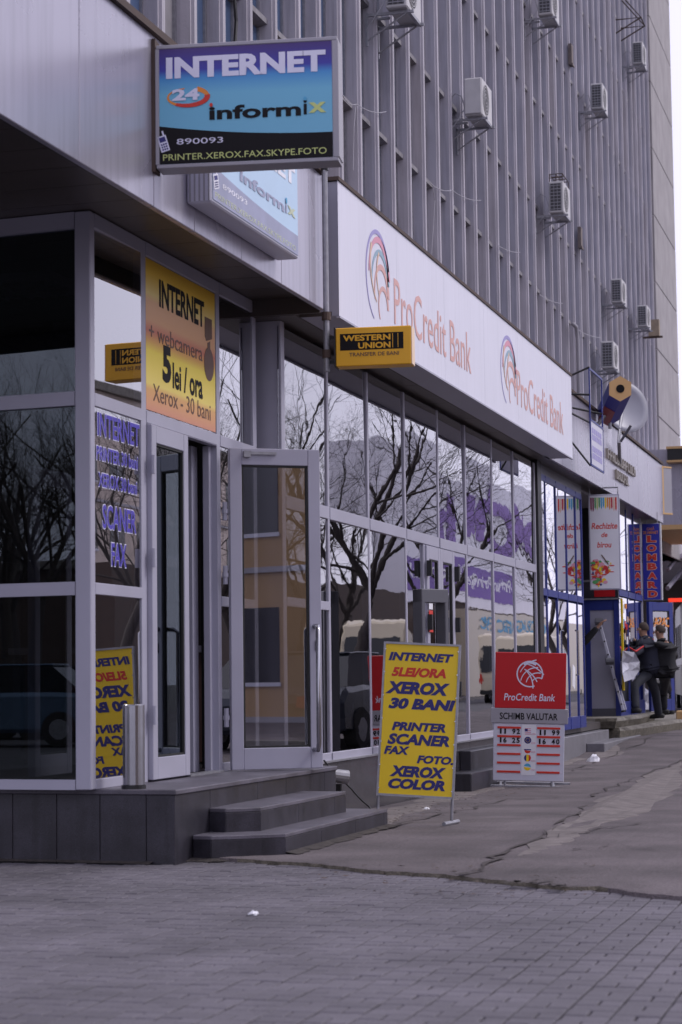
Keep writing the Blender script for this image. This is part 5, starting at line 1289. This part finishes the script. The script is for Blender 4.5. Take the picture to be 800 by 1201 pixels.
# parked van, seen from behind its left corner
def make_van(loc, rz, label, body='vanwhite', low='vanbeige', name='parked_van', cat='van', L_=5.4, H_=2.45, W_=1.95, group=None, text_=None):
    t = thing(name, label, cat, (0, 0, 0), group)
    b = MB(); s = L_/5.4; hw = W_/2
    prof = [(-2.7*s, .38), (-2.72*s, 1.1), (-2.66*s, H_*.78), (-2.5*s, H_*.97), (-2.2*s, H_), (1.2*s, H_), (1.75*s, H_*.93), (2.3*s, 1.25), (2.7*s, 1.05), (2.74*s, .42)]
    b.prism([(-hw, y, z) for y, z in prof], (W_, 0, 0)); b.build('body', M[body], t, bevel=.06)
    b = MB(); b.box(-hw-.012, -hw+.02, -2.6*s, 2.6*s, .40, 1.18); b.box(hw-.02, hw+.012, -2.6*s, 2.6*s, .40, 1.18); b.box(-hw+.03, hw-.03, -2.735*s, -2.70*s, .5, 1.15); b.build('lower_panel', M[low], t)
    for x0, x1 in ((-hw-.013, -hw+.02), (hw-.02, hw+.013)):
        for y0, y1 in ((-2.4, -1.2), (-1.1, .2), (.3, 1.3)): b = MB(); b.box(x0, x1, y0*s, y1*s, 1.35, H_*.80); b.build('window', M['carglass'], t)
    b = MB(); b.prism([(-hw+.12, -2.735*s, 1.35), (hw-.12, -2.735*s, 1.35), (hw-.16, -2.66*s, H_*.82), (-hw+.16, -2.66*s, H_*.82)], (0, .03, 0)); b.build('window', M['carglass'], t)
    b = MB(); b.prism([(-hw+.1, 2.33*s, 1.27), (hw-.1, 2.33*s, 1.27), (hw-.14, 1.80*s, H_*.90), (-hw+.14, 1.80*s, H_*.90)], (0, .03, .02)); b.build('windscreen', M['carglass'], t)
    b = MB(); b.box(-hw-.01, hw+.01, -2.84*s, -2.71*s, .36, .58); b.box(-hw-.01, hw+.01, 2.7*s, 2.84*s, .36, .60); b.build('bumper', M['rubber'], t, bevel=.02)
    for x in (-hw+.02, hw-.12): b = MB(); b.box(x, x+.10, -2.75*s, -2.71*s, .85, 1.25); b.build('tail_light', M['ink_red'], t)
    for x in (-hw+.08, hw-.38): b = MB(); b.box(x, x+.30, 2.70*s, 2.76*s, .70, .88); b.build('headlight', M['bwhite'], t)
    for x in (-hw-.01, hw-.20):
        for y in (-1.7*s, 1.75*s):
            b = MB(); b.tube([(x, y, .34), (x+.21, y, .34)], .34, 20); wh = b.build('wheel', M['rubber'], t); b = MB(); b.tube([(x-.005, y, .34), (x+.215, y, .34)], .19, 14); b.build('rim', M['steel'], wh)
    t.location = loc; t.rotation_euler = (0, 0, rz); return t
v_ = at(783, 822, Y=57); make_van((v_.x+1.35, 56.5, .22), math.radians(8), 'white and beige van parked beyond the pawn shop at the right edge', L_=6.5, H_=2.75)
kk_ = at(797, 850, Z=.25); t = thing('concrete_block', 'small tan block standing at the right edge beyond the concrete steps', 'block', kk_)
b = MB(); b.box(kk_.x-.06, kk_.x+.5, kk_.y, kk_.y+.4, .24, .50); b.build('block', M['tan_sign'], t, bevel=.02)

# ================================================================ ladder, film, litter
Dl = 33.2
ld = thing('step_ladder', 'aluminium folding ladder leaning in the alcove beside the workmen', 'ladder', at(732, 832, D=Dl))
def lad(p0, p1, off, nr, name='section'):
    b = MB(); side = Vector((-.02, .40, 0))
    for s_ in (0, 1): b = MB(); b.tube([p0+side*s_*off, p1+side*s_*off], .028, 4); b.build('rail', M['bwhite'], ld)
    for k in range(nr):
        q0 = p0.lerp(p1, (k+.5)/nr); b = MB(); b.tube([q0-side*.04, q0+side*off*1.04], .017, 6); b.build('rung', M['steel'], ld)
        b = MB(); b.tube([q0-side*.10, q0-side*.02], .013, 6); b.build('rung_end', M['black'], ld)
top = at(703, 729, D=Dl-.25); foot = at(731, 833, D=Dl-.6); mid = top.lerp(foot, .45)
lad(foot, mid, 1, 4); lad(mid, top, 1, 3)
lad(Vector((top.x-.75, top.y+.9, .5)), top, 1, 5)
for q0 in (mid, top): b = MB(); b.tube([q0+Vector((-.06, -.05, 0)), q0+Vector((.06, -.02, 0))], .055, 10); b.build('hinge', M['alu_dark'], ld)
b = MB(); b.tube([foot, foot-Vector((-.005, 0, .03))], .042, 6); b.build('foot', M['rubber'], ld)
# film the men hold against the window
M['film2'] = mat('film_dull', (.45, .45, .52), .35, 0, .25, 9, .015, 14)
fl = MB(); fp_ = [(730, 763), (744, 765), (750, 776), (750, 786), (743, 796), (732, 800), (730, 790), (729, 775)]
P3 = [at(x, y, X=XB+.14+.05*math.sin(i*1.7)) for i, (x, y) in enumerate(fp_)]
cen = sum(P3, Vector())/len(P3)+Vector((-.03, 0, .05)); fl.v = [tuple(p) for p in P3]+[tuple(cen)]+[tuple(p.lerp(cen, .5)+Vector((.05*math.sin(i*2.4), .06*math.cos(i*1.9), 0))) for i, p in enumerate(P3)]
n_ = 8
for i in range(n_): fl.f.append([i, (i+1) % n_, 9+(i+1) % n_, 9+i]); fl.f.append([9+i, 9+(i+1) % n_, 8]); fl.m += [0, 0]
o = fl.build('plastic_film', M['film2'], None, loc=P3[0], smooth=False); o.modifiers.new('solid', 'SOLIDIFY').thickness = .006
tag(o, 'crumpled white film hanging below the hands of the workman in the striped jacket', 'film')
def crumple(name, center, r, m_, label, cat, seed, flat=.5):
    rr_ = random.Random(seed); b = MB(); n1, n2 = 5, 9; b.v = []
    for i in range(n1):
        a = math.pi*(i+.0)/(n1-1)*.5
        for k in range(n2):
            c2 = 2*math.pi*k/n2; q = r*rr_.uniform(.6, 1.15); b.v.append((center.x+q*math.cos(c2)*math.cos(a), center.y+q*math.sin(c2)*math.cos(a), center.z+r*flat*2*math.sin(a)*rr_.uniform(.6, 1.1)))
    for i in range(n1-1):
        for k in range(n2): b.f.append([i*n2+k, i*n2+(k+1) % n2, (i+1)*n2+(k+1) % n2, (i+1)*n2+k]); b.m.append(0)
    b.f.append([(n1-1)*n2+k for k in range(n2)]); b.m.append(0)
    return tag(b.build(name, m_, None, loc=center), label, cat)
crumple('plastic_bag', at(757, 832, Z=.505), .22, M['film'], 'white plastic bag lying behind the bent knee of the striped jacket man', 'bag', 1, .95)
crumple('crumpled_paper', at(768, 839, Z=.36)+Vector((0, 0, 0)), .10, M['paper'], 'bright white scrap at the foot of the workman on the concrete step', 'litter', 2, .8)
crumple('crumpled_paper', at(697, 893, Z=.10), .085, M['paper'], 'crumpled white paper on the pavement right of the currency board', 'litter', 3, .5)
crumple('crumpled_paper', at(297, 1073, Z=.056), .028, M['paper'], 'small white scrap on the paving blocks below the entrance steps', 'litter', 4, .4)
crumple('crumpled_paper', at(500, 949, Z=.08), .03, M['paper'], 'tiny pale scrap on the ground under the yellow board', 'litter', 5, .3)
# fallen leaves along the wall foot
rl2 = random.Random(21); b = MB()
for k in range(240):
    if k < 170: px, py = rl2.uniform(452, 620), 0; py = 962-(px-452)*.25+rl2.uniform(-14, 6)
    else: px, py = rl2.uniform(350, 700), rl2.uniform(1012, 1045)
    p = at(px, py, Z=.088); s_ = rl2.uniform(.008, .022); a = rl2.uniform(0, 6.28); z = max(gz(p.y) if p.y > edge_y(p.x) else .056, .05)+.006
    P = [(p.x+s_*math.cos(a+c2)*f_, p.y+s_*math.sin(a+c2)*f_, z+rl2.uniform(0, .006)) for c2, f_ in ((0, 1.3), (1.6, .6), (3.1, 1.2), (4.7, .6))]
    b.add(P, [(0, 1, 2, 3)])
tag(b.build('fallen_leaves', M['brown']), 'dry brown leaves and grit scattered along the foot of the wall', None, None, 'stuff')

# ================================================================ people
def skin_mesh(name, joints, edges, radii, m_, parent, loc, sub=2, root=0):
    me = bpy.data.meshes.new(name); me.from_pydata([tuple(Vector(j)) for j in joints], edges, []); me.update()
    o = bpy.data.objects.new(name, me); COL.objects.link(o)
    sk = o.modifiers.new('skin', 'SKIN'); sk.use_smooth_shade = True
    if not me.skin_vertices: bpy.context.view_layer.objects.active = o
    for i, r in enumerate(radii):
        me.skin_vertices[0].data[i].radius = (r, r) if not isinstance(r, tuple) else r
        me.skin_vertices[0].data[i].use_root = (i == root)
    su = o.modifiers.new('sub', 'SUBSURF'); su.levels = sub; su.render_levels = sub
    dg = bpy.context.evaluated_depsgraph_get(); dg.update()
    me2 = bpy.data.meshes.new_from_object(o.evaluated_get(dg)); me2.name = name
    bpy.data.objects.remove(o); bpy.data.meshes.remove(me)
    me2.materials.clear(); me2.materials.append(m_)
    for p in me2.polygons: p.use_smooth = True; p.material_index = 0
    o = bpy.data.objects.new(name, me2); COL.objects.link(o); o.parent = parent
    return o
class Body: pass
def person(label, foot_l, foot_r, hip, chest, neck, head, face, el_l, ha_l, el_r, ha_r, kn_l, kn_r, jacket, trousers, stripe=None, base=None, hem=.12, scale=1):
    """all joints are world positions; face = direction the head looks"""
    t = thing('person', label, 'person', base)
    L = Vector(base); V = lambda p: Vector(p)-L
    hip, chest, neck, head = V(hip), V(chest), V(neck), V(head); fd = Vector(face).normalized()
    kn_l, kn_r, fl_, fr_, el_l, el_r, ha_l, ha_r = map(V, (kn_l, kn_r, foot_l, foot_r, el_l, el_r, ha_l, ha_r))
    side = Vector((chest-hip)).cross(fd); side = (side-Vector((0, 0, side.z))).normalized()
    hl, hr = hip-side*.09-Vector((0, 0, .03)), hip+side*.09-Vector((0, 0, .03)); sl, sr = chest-side*.175+Vector((0, 0, .05)), chest+side*.175+Vector((0, 0, .05))
    J = []; E = []; R = []
    def add(p, r, par=None):
        J.append(Vector(p)); R.append(r)
        if par is not None: E.append((par, len(J)-1))
        return len(J)-1
    ip = add(hip, (.11, .09)); iw = add(hip.lerp(chest, .45), (.10, .08), ip); ic = add(chest, (.11, .09), iw); inn = add(neck, .058, ic)
    add(head-Vector((0, 0, .07)), .062, inn); ih = add(head, .088, len(J)-1); add(head+Vector((0, 0, .075)), .074, ih)
    for s_, e_, h_ in ((sl, el_l, ha_l), (sr, el_r, ha_r)):
        a = add(s_, .062, ic); b_ = add(s_.lerp(e_, .5), .048, a); c_ = add(e_, .041, b_); d_ = add(e_.lerp(h_, .5), .036, c_); e2 = add(h_, .024, d_)
        dr = (h_-e_).normalized(); pm = add(h_+dr*.05, (.038, .02), e2); up_ = dr.cross(side).normalized(); lat = dr.cross(up_).normalized()
        for k, ln in enumerate((.075, .085, .08, .062)):
            q = h_+dr*.085+lat*(-.030+.02*k); f1 = add(q, .0095, pm); f2_ = add(q+dr*ln*.5-up_*.008, .0088, f1); add(q+dr*ln*.85-up_*.03, .0078, f2_)
        f1 = add(h_+dr*.03+lat*(-.045), .011, pm); add(h_+dr*.075+lat*(-.06)-up_*.01, .009, f1)
    for h_, k_, f_ in ((hl, kn_l, fl_), (hr, kn_r, fr_)):
        a = add(h_, .088, ip); b_ = add(h_.lerp(k_, .5), .075, a); c_ = add(k_, .056, b_); d_ = add(k_.lerp(f_+Vector((0, 0, .08)), .4), .05, c_); add(f_+Vector((0, 0, .09)), .036, d_)
    skin_mesh('body', J, E, R, M['skin'], t, L)
    # head features
    b = MB(); ears = head.copy(); lat = fd.cross(Vector((0, 0, 1))).normalized()
    b2 = MB(); b2.tube([head+fd*.082+Vector((0, 0, .02)), head+fd*.112-Vector((0, 0, .018))], [.008, .017], 6); b2.build('nose', M['skin'], None, loc=(0, 0, 0)).parent = t
    for s_ in (-1, 1):
        b2 = MB(); b2.tube([head+lat*s_*.078-fd*.005+Vector((0, 0, .022)), head+lat*s_*.094-fd*.012+Vector((0, 0, .0)), head+lat*s_*.08-Vector((0, 0, .028))], [.010, .016, .008], 6); b2.build('ear', M['skin'], None, loc=(0, 0, 0), smooth=True).parent = t
        b2 = MB(); b2.tube([head+fd*.086+lat*s_*.03+Vector((0, 0, .018)), head+fd*.094+lat*s_*.03+Vector((0, 0, .018))], .009, 8); b2.build('eye', M['black'], None, loc=(0, 0, 0)).parent = t
    b2 = MB(); b2.tube([head+fd*.090+lat*-.022-Vector((0, 0, .045)), head+fd*.097-Vector((0, 0, .047)), head+fd*.090+lat*.022-Vector((0, 0, .045))], .006, 6); b2.build('mouth', M['pred'], None, loc=(0, 0, 0)).parent = t
    # hair cap
    hb_ = MB(); n1, n2 = 9, 18; rr_ = random.Random(len(label))
    for i in range(n1):
        th = math.pi*.62*i/(n1-1)
        for k in range(n2):
            ph = 2*math.pi*k/n2; d = Vector((math.sin(th)*math.cos(ph), math.sin(th)*math.sin(ph), math.cos(th)))
            lim = 1.0
            r_ = (.098 if d.dot(fd) < .35 or d.z > .55 else .080)+rr_.uniform(-.004, .004)
            hb_.v.append(tuple(head+Vector((0, 0, .025))-fd*.012+Vector((d.x*r_*.95, d.y*r_*.95, d.z*r_*1.03))))
    for i in range(n1-1):
        for k in range(n2): hb_.f.append([i*n2+k, (i+1)*n2+k, (i+1)*n2+(k+1) % n2, i*n2+(k+1) % n2]); hb_.m.append(0)
    hb_.build('hair', M['hair'], None, loc=(0, 0, 0), smooth=True).parent = t
    # jacket
    J = []; E = []; R = []
    hm = hip-(chest-hip).normalized()*hem
    i0 = add(hip.lerp(chest, .45), (.205, .175)); i1 = add(chest, (.215, .175), i0); add(chest.lerp(neck, .75), (.10, .09), i1); ih_ = add(hip.lerp(chest, .05), (.215, .185), i0); add(hm, (.175, .15), ih_)
    for s_, e_, h_ in ((sl, el_l, ha_l), (sr, el_r, ha_r)):
        a = add(s_, .088, i1); b_ = add(s_.lerp(e_, .5), .070, a); c_ = add(e_, .064, b_); d_ = add(e_.lerp(h_, .55), .054, c_); add(e_.lerp(h_, .93), .046, d_)
    skin_mesh('jacket', J, E, R, M[jacket], t, L)
    b = MB(); b.tube([neck-Vector((0, 0, .045))-fd*.0, neck+Vector((0, 0, .025))], [.086, .068], 14); b.build('collar', M[jacket], None, loc=(0, 0, 0), smooth=True).parent = t
    J = []; E = []; R = []
    i0 = add(hip+Vector((0, 0, .03)), (.15, .125))
    for h_, k_, f_ in ((hl, kn_l, fl_), (hr, kn_r, fr_)):
        a = add(h_, .108, i0); b_ = add(h_.lerp(k_, .5), .094, a); c_ = add(k_, .078, b_); d_ = add(k_.lerp(f_, .5), .072, c_); add(f_+Vector((0, 0, .06)), .070, d_)
    skin_mesh('trousers', J, E, R, M[trousers], t, L)
    for f_, k_ in ((fl_, kn_l), (fr_, kn_r)):
        d = Vector((fd.x, fd.y, 0)).normalized(); b = MB()
        b.tube([f_-d*.09+Vector((0, 0, .045)), f_-d*.02+Vector((0, 0, .055)), f_+d*.08+Vector((0, 0, .042)), f_+d*.16+Vector((0, 0, .032)), f_+d*.19+Vector((0, 0, .028))], [.035, .048, .044, .034, .018], 10); b.build('shoe', M['rubber'], None, loc=(0, 0, 0), smooth=True).parent = t
    if stripe:
        for s_, e_, h_ in ((sl, el_l, ha_l),):
            oc = Vector((.035, -.055, .045))
            b = MB(); b.tube([s_+oc*1.15, s_.lerp(e_, .5)+oc*.95, e_+oc*.85, e_.lerp(h_, .5)+oc*.75, e_.lerp(h_, .9)+oc*.6], [.012, .015, .015, .013, .010], 6); b.build('sleeve_stripe', M[stripe], None, loc=(0, 0, 0), smooth=True).parent = t
    return t
D1 = 34.6
P_ = lambda px, py, d=D1: at(px, py, D=d)
person('man in dark jacket with red sleeve stripes stepping up at the shop window', foot_l=P_(746, 837, 34.0)-Vector((0, 0, .0)), foot_r=P_(773, 843, 35.2), hip=P_(762, 783), chest=P_(758, 757), neck=P_(756, 747), head=P_(754, 738.5),
       face=(-.82, .35, .05), el_l=P_(744, 767, 34.2), ha_l=P_(733, 758.5, 34.1), el_r=P_(750, 758, 35.0), ha_r=P_(743.5, 750, 34.8), kn_l=P_(744, 804, 34.2), kn_r=P_(769, 812, 35.0), jacket='navycloth', trousers='jeans', stripe='bred', base=(-4.4, 34, .5), hem=.16)
D1 = 36.4
person('man in a plain black jacket standing at the right with his hand in his pocket', foot_l=P_(779, 838, 36.2), foot_r=P_(785, 838.5, 36.8), hip=P_(779, 785), chest=P_(777.5, 759), neck=P_(776, 750), head=P_(773.5, 741.5),
       face=(-.85, .25, -.05), el_l=P_(774, 775, 36.0), ha_l=P_(769, 786, 35.8), el_r=P_(792, 768, 36.8), ha_r=P_(786, 780, 36.9), kn_l=P_(778, 812, 36.2), kn_r=P_(784, 812, 36.8), jacket='blackcloth', trousers='blackcloth', base=(-4.2, 36.5, .35), hem=.14)
D1 = 32.2
person('person mostly hidden by the blue shop front, dark sleeved arm reaching the ladder', foot_l=P_(664, 842, 32.2), foot_r=P_(671, 841, 32.5), hip=P_(668, 787), chest=P_(669, 760), neck=P_(670, 750), head=P_(671, 741),
       face=(.9, .3, 0), el_l=P_(661, 775, 32.4), ha_l=P_(664, 790, 32.3), el_r=P_(686, 752.5, 32.2), ha_r=P_(702, 734.5, 32.2), kn_l=P_(665, 815, 32.2), kn_r=P_(671, 815, 32.4), jacket='blackcloth', trousers='jeans', base=(-5.2, 32, .5))

# ================================================================ across the street (seen in the glass)
def tree(loc, h, seed, label, spread=1.0, group='bare trees across the pavement'):
    rr_ = random.Random(seed); t = thing('bare_tree', label, 'tree', loc, group); tr = MB(); br_ = MB(); tw = MB()
    def grow(p, d, ln, r, lvl, mb):
        pts = [p]; rs = [r]; n_ = 4
        for k in range(n_):
            d = (d+Vector((rr_.uniform(-.16, .16), rr_.uniform(-.16, .16), rr_.uniform(-.03, .12)))).normalized(); p = p+d*ln/n_; pts.append(p); rs.append(r*(1-.42*(k+1)/n_))
            if lvl >= 1 and k >= 0 and lvl < 5:
                for _ in range(1 if lvl < 3 else (2 if rr_.random() < .65 else 1)):
                    if rr_.random() < (.80 if lvl < 4 else .75):
                        a = rr_.uniform(0, 2*math.pi); o = d.orthogonal().normalized(); o = (o*math.cos(a)+d.cross(o)*math.sin(a)); nd = (d*rr_.uniform(.6, 1.0)+o*rr_.uniform(.5, .9)*spread+Vector((0, 0, .15))).normalized()
                        grow(p, nd, ln*rr_.uniform(.5, .8), rs[-1]*rr_.uniform(.45, .68), lvl+1, br_ if lvl < 2 else tw)
        mb.tube(pts, rs, 8 if lvl == 0 else (5 if lvl < 3 else 3), caps=False)
        if lvl == 0:
            for k in range(5):
                a = 2*math.pi*k/5+rr_.uniform(-.4, .4); nd = Vector((math.cos(a)*.55*spread, math.sin(a)*.55*spread, 1)).normalized()
                grow(p, nd, h*rr_.uniform(.26, .36), rs[-1]*.62, 1, br_)
    grow(Vector((0, 0, 0)), Vector((0, 0, 1)), h*.30, h*.020, 0, tr)
    for mb, nm in ((tr, 'trunk'), (br_, 'branches'), (tw, 'twigs')):
        o = mb.build(nm, M['bark'], None, loc=(0, 0, 0), smooth=True); o.parent = t
        if nm != 'trunk': tag(o, kind='stuff')
    return t
tr1 = tree((.75, 34.5, .0), 8.5, 3, 'bare street tree mirrored large in the bank glass behind the open door', 1.15)
tr2 = tree((2.2, 36.0, .0), 8.5, 9, 'smaller bare street tree mirrored in the narrow pane beside the window poster', .9)
for k_, (y_, r_) in enumerate(((52, .4), (66, 1.5), (80, 2.9), (93, 4.4), (104, 5.2), (116, .9))): pass
tr3 = tree((-24.6, -16, .0), 10, 14, 'bare tree behind the camera mirrored in the dark side panes', 1.0)
def again(src, loc, rz, label, s_=1):
    c_ = copy_tree(src, None, loc); c_.rotation_euler = (0, 0, rz); c_.scale = (s_, s_, s_); c_['label'] = label; return c_
again(tr1, (1.4, 47, .0), 2.1, 'bare street tree mirrored further right in the bank glass, before the violet lettering', 1.05)
for (y_, r_, d_) in ((56, .4, 'nearer'), (72, 1.5, 'farther')):
    again(tr1, (12.6, y_, .08), r_, 'bare tree on the far pavement, %s of the two mirrored before the violet banner' % d_, 1.35)
again(tr1, (.9, 62, .0), 4.0, 'bare street tree mirrored farthest along the bank glass', .95)
again(tr3, (-29.0, -21, .0), 1.3, 'bare tree mirrored at the far left of the dark side panes', 1.1)
again(tr3, (-32.5, -26, .0), 3.3, 'bare tree mirrored next to the corner post in the dark side panes', 1.05)
again(tr2, (-22.5, -10, .0), 2.3, 'slim bare tree mirrored low in the dark side panes', 1.1)
for k_, (x_, y_) in enumerate(((-28, -24.5), (-38, -31), (-34, -33), (-42, -38))):
    again(tr3, (x_, y_, .0), 1.7*k_+.5, ('bare tree, first of four in the back row', 'bare tree, second of four in the back row', 'bare tree, third of four in the back row', 'bare tree, last of four in the back row')[k_]+' mirrored in the dark side panes', 1.15)
again(tr2, (9.5+4, 3, .0), 1.1, 'bare tree mirrored faintly in the open door glass', .9)
def block(name, label, x0, x1, y0, y1, h, wm, floors, nwin, front='x-', group=None, winw=1.3, z00=0.08, fm='brown'):
    t = thing(name, label, 'building', (x0, y0, 0), group)
    b = MB(); b.box(x0, x1, y0, y1, z00, h); b.build('wall', M[wm], t)
    b = MB(); b.box(x0-.25, x1+.25, y0-.25, y1+.25, h, h+.35); b.build('roof', M['concrete'], t)
    fh = (h-z00-.6)/floors
    for f_ in range(floors):
        b = MB(); b.box(x0-.08, x0-.001, y0, y1, z00+f_*fh+.0, z00+f_*fh+.14); b.build('string_course', M['bgrey'], t)
        for k in range(nwin):
            y = y0+(k+.5)*(y1-y0)/nwin; z = z00+f_*fh+1.0
            b = MB(); b.box(x0-.03, x0+.01, y-winw/2, y+winw/2, z, z+fh*.5); wdw = b.build('window', M['carglass'], t)
            b = MB(); b.box(x0-.06, x0-.031, y-.04, y+.04, z, z+fh*.5); b.box(x0-.06, x0-.0315, y-winw/2-.06, y+winw/2+.06, z-.1, z); b.build('frame', M['bwhite'], wdw)
    return t
block('apartment_block', 'beige apartment block mirrored in the pane with the blue lettering', 27, 38, 70, 112, 13.4, 'beige', 4, 12, winw=1.9)
tb = block('tan_building', 'tan rendered building mirrored in the glass of the open door', 24, 34, -30, 6, 12.0, 'tan', 3, 5, winw=2.6)
block('rear_backdrop', 'unseen brown block added behind the camera to darken the low reflection in the side panes', -64, -34, -66, -52, 6.0, 'brown', 2, 2)  # added out of view to darken the bright horizon mirrored in the side panes
bb = thing('banner_building', 'pale building with violet banner mirrored in the bank windows', 'building', (14, 78, 0))
b = MB(); b.box(14, 16.5, 91, 137, 4.9, 12.2); b.build('wall', M['bwall'], bb)
b = MB(); b.box(14.3, 16.2, 60, 137, .08, 4.9); b.build('ground_floor', M['brown'], bb)
M['purple2'] = mat('washed_purple', (.26, .15, .46), .6)
F = Frame((13.99, 150, 0), (0, -1, 0), (0, 0, 1))
b = MB(); b.box(29, 58.5, 5.5, 7.2, 0, .02, F=F); b.build('banner', M['purple'], bb)
text(F, 'Prinţe conţi onl scas', 30, 57, 5.95, 6.85, M['bwall'], bb, c=.03, t=.01, bold=.02)
text(F, 'oC hu', 22, 50, 8.0, 11.3, M['purple2'], bb, c=.03, t=.01, bold=.05)
bp2 = thing('print_shop', 'pale low kiosk with blue lettering mirrored at the right end of the bank glass', 'kiosk', (9.5, 120, 0))
b = MB(); b.box(12, 13.9, 102, 150, .1, 4.5); b.build('wall', M['cream'], bp2)
F = Frame((11.99, 148, 0), (0, -1, 0), (0, 0, 1)); text(F, 'POLIGRAFIC', 28, 42, 3.55, 4.2, M['ink_cyan'], bp2, c=.01, bold=.02); b = MB(); b.box(28, 41, 3.1, 3.35, 0, .02, F=F); b.build('red_line', M['ink_red'], bp2)
make_van((7.3, 63, -.03), 0, 'cream minibus driving on the road, mirrored behind the yellow board', 'cream', 'cream', 'minibus', 'bus', L_=9, H_=2.9, W_=2.2)
make_van((7.3, 92, -.03), 0, 'second cream minibus farther down the road, mirrored left of the currency board', 'cream', 'cream', 'minibus', 'bus', L_=9, H_=3.0, W_=2.2)
def make_car(loc, rz, label, paint):
    t = thing('parked_car', label, 'car', (0, 0, 0), 'cars parked around the square'); hw = .85
    b = MB(); b.prism([(-hw, y, z) for y, z in ((-2.1, .25), (-2.15, .75), (-1.9, .92), (-1.2, .95), (1.0, .95), (1.9, .82), (2.15, .6), (2.15, .25))], (2*hw, 0, 0)); b.build('body', M[paint], t, bevel=.07)
    b = MB(); b.add([(-.78, -1.75, .93), (.78, -1.75, .93), (.78, 1.15, .93), (-.78, 1.15, .93), (-.60, -1.15, 1.42), (.60, -1.15, 1.42), (.60, .35, 1.42), (-.60, .35, 1.42)], [(0, 1, 5, 4), (1, 2, 6, 5), (2, 3, 7, 6), (3, 0, 4, 7), (4, 5, 6, 7)]); b.build('windows', M['carglass'], t)
    b = MB(); b.box(-.62, .62, -1.18, .38, 1.415, 1.45); b.build('roof', M[paint], t, bevel=.02)
    for x in (-.87, .67):
        for y in (-1.35, 1.35): b = MB(); b.tube([(x, y, .31), (x+.2, y, .31)], .31, 18); wh = b.build('wheel', M['rubber'], t); b = MB(); b.tube([(x-.004, y, .31), (x+.204, y, .31)], .18, 12); b.build('rim', M['steel'], wh)
    for x in (-.78, .5): b = MB(); b.box(x, x+.28, 2.1, 2.17, .58, .72); b.build('headlight', M['bwhite'], t); b = MB(); b.box(x, x+.28, -2.18, -2.1, .62, .78); b.build('tail_light', M['ink_red'], t)
    t.location = loc; t.rotation_euler = (0, 0, rz); return t
make_car((-20.2, -8.5, .02), math.radians(70), 'blue grey car parked behind the camera, mirrored low in the left dark pane', 'carblue')
make_car((-23.6, -12.8, .02), math.radians(80), 'dark car parked behind the blue grey one, mirrored above it', 'cardark')
make_car((-.15, 31.0, .09), math.radians(4), 'dark car parked on the pavement, mirrored in the glass behind the open door', 'cardark')
make_car((-21.8, -13.5, .02), math.radians(75), 'dark car mirrored beside the corner post', 'cardark')
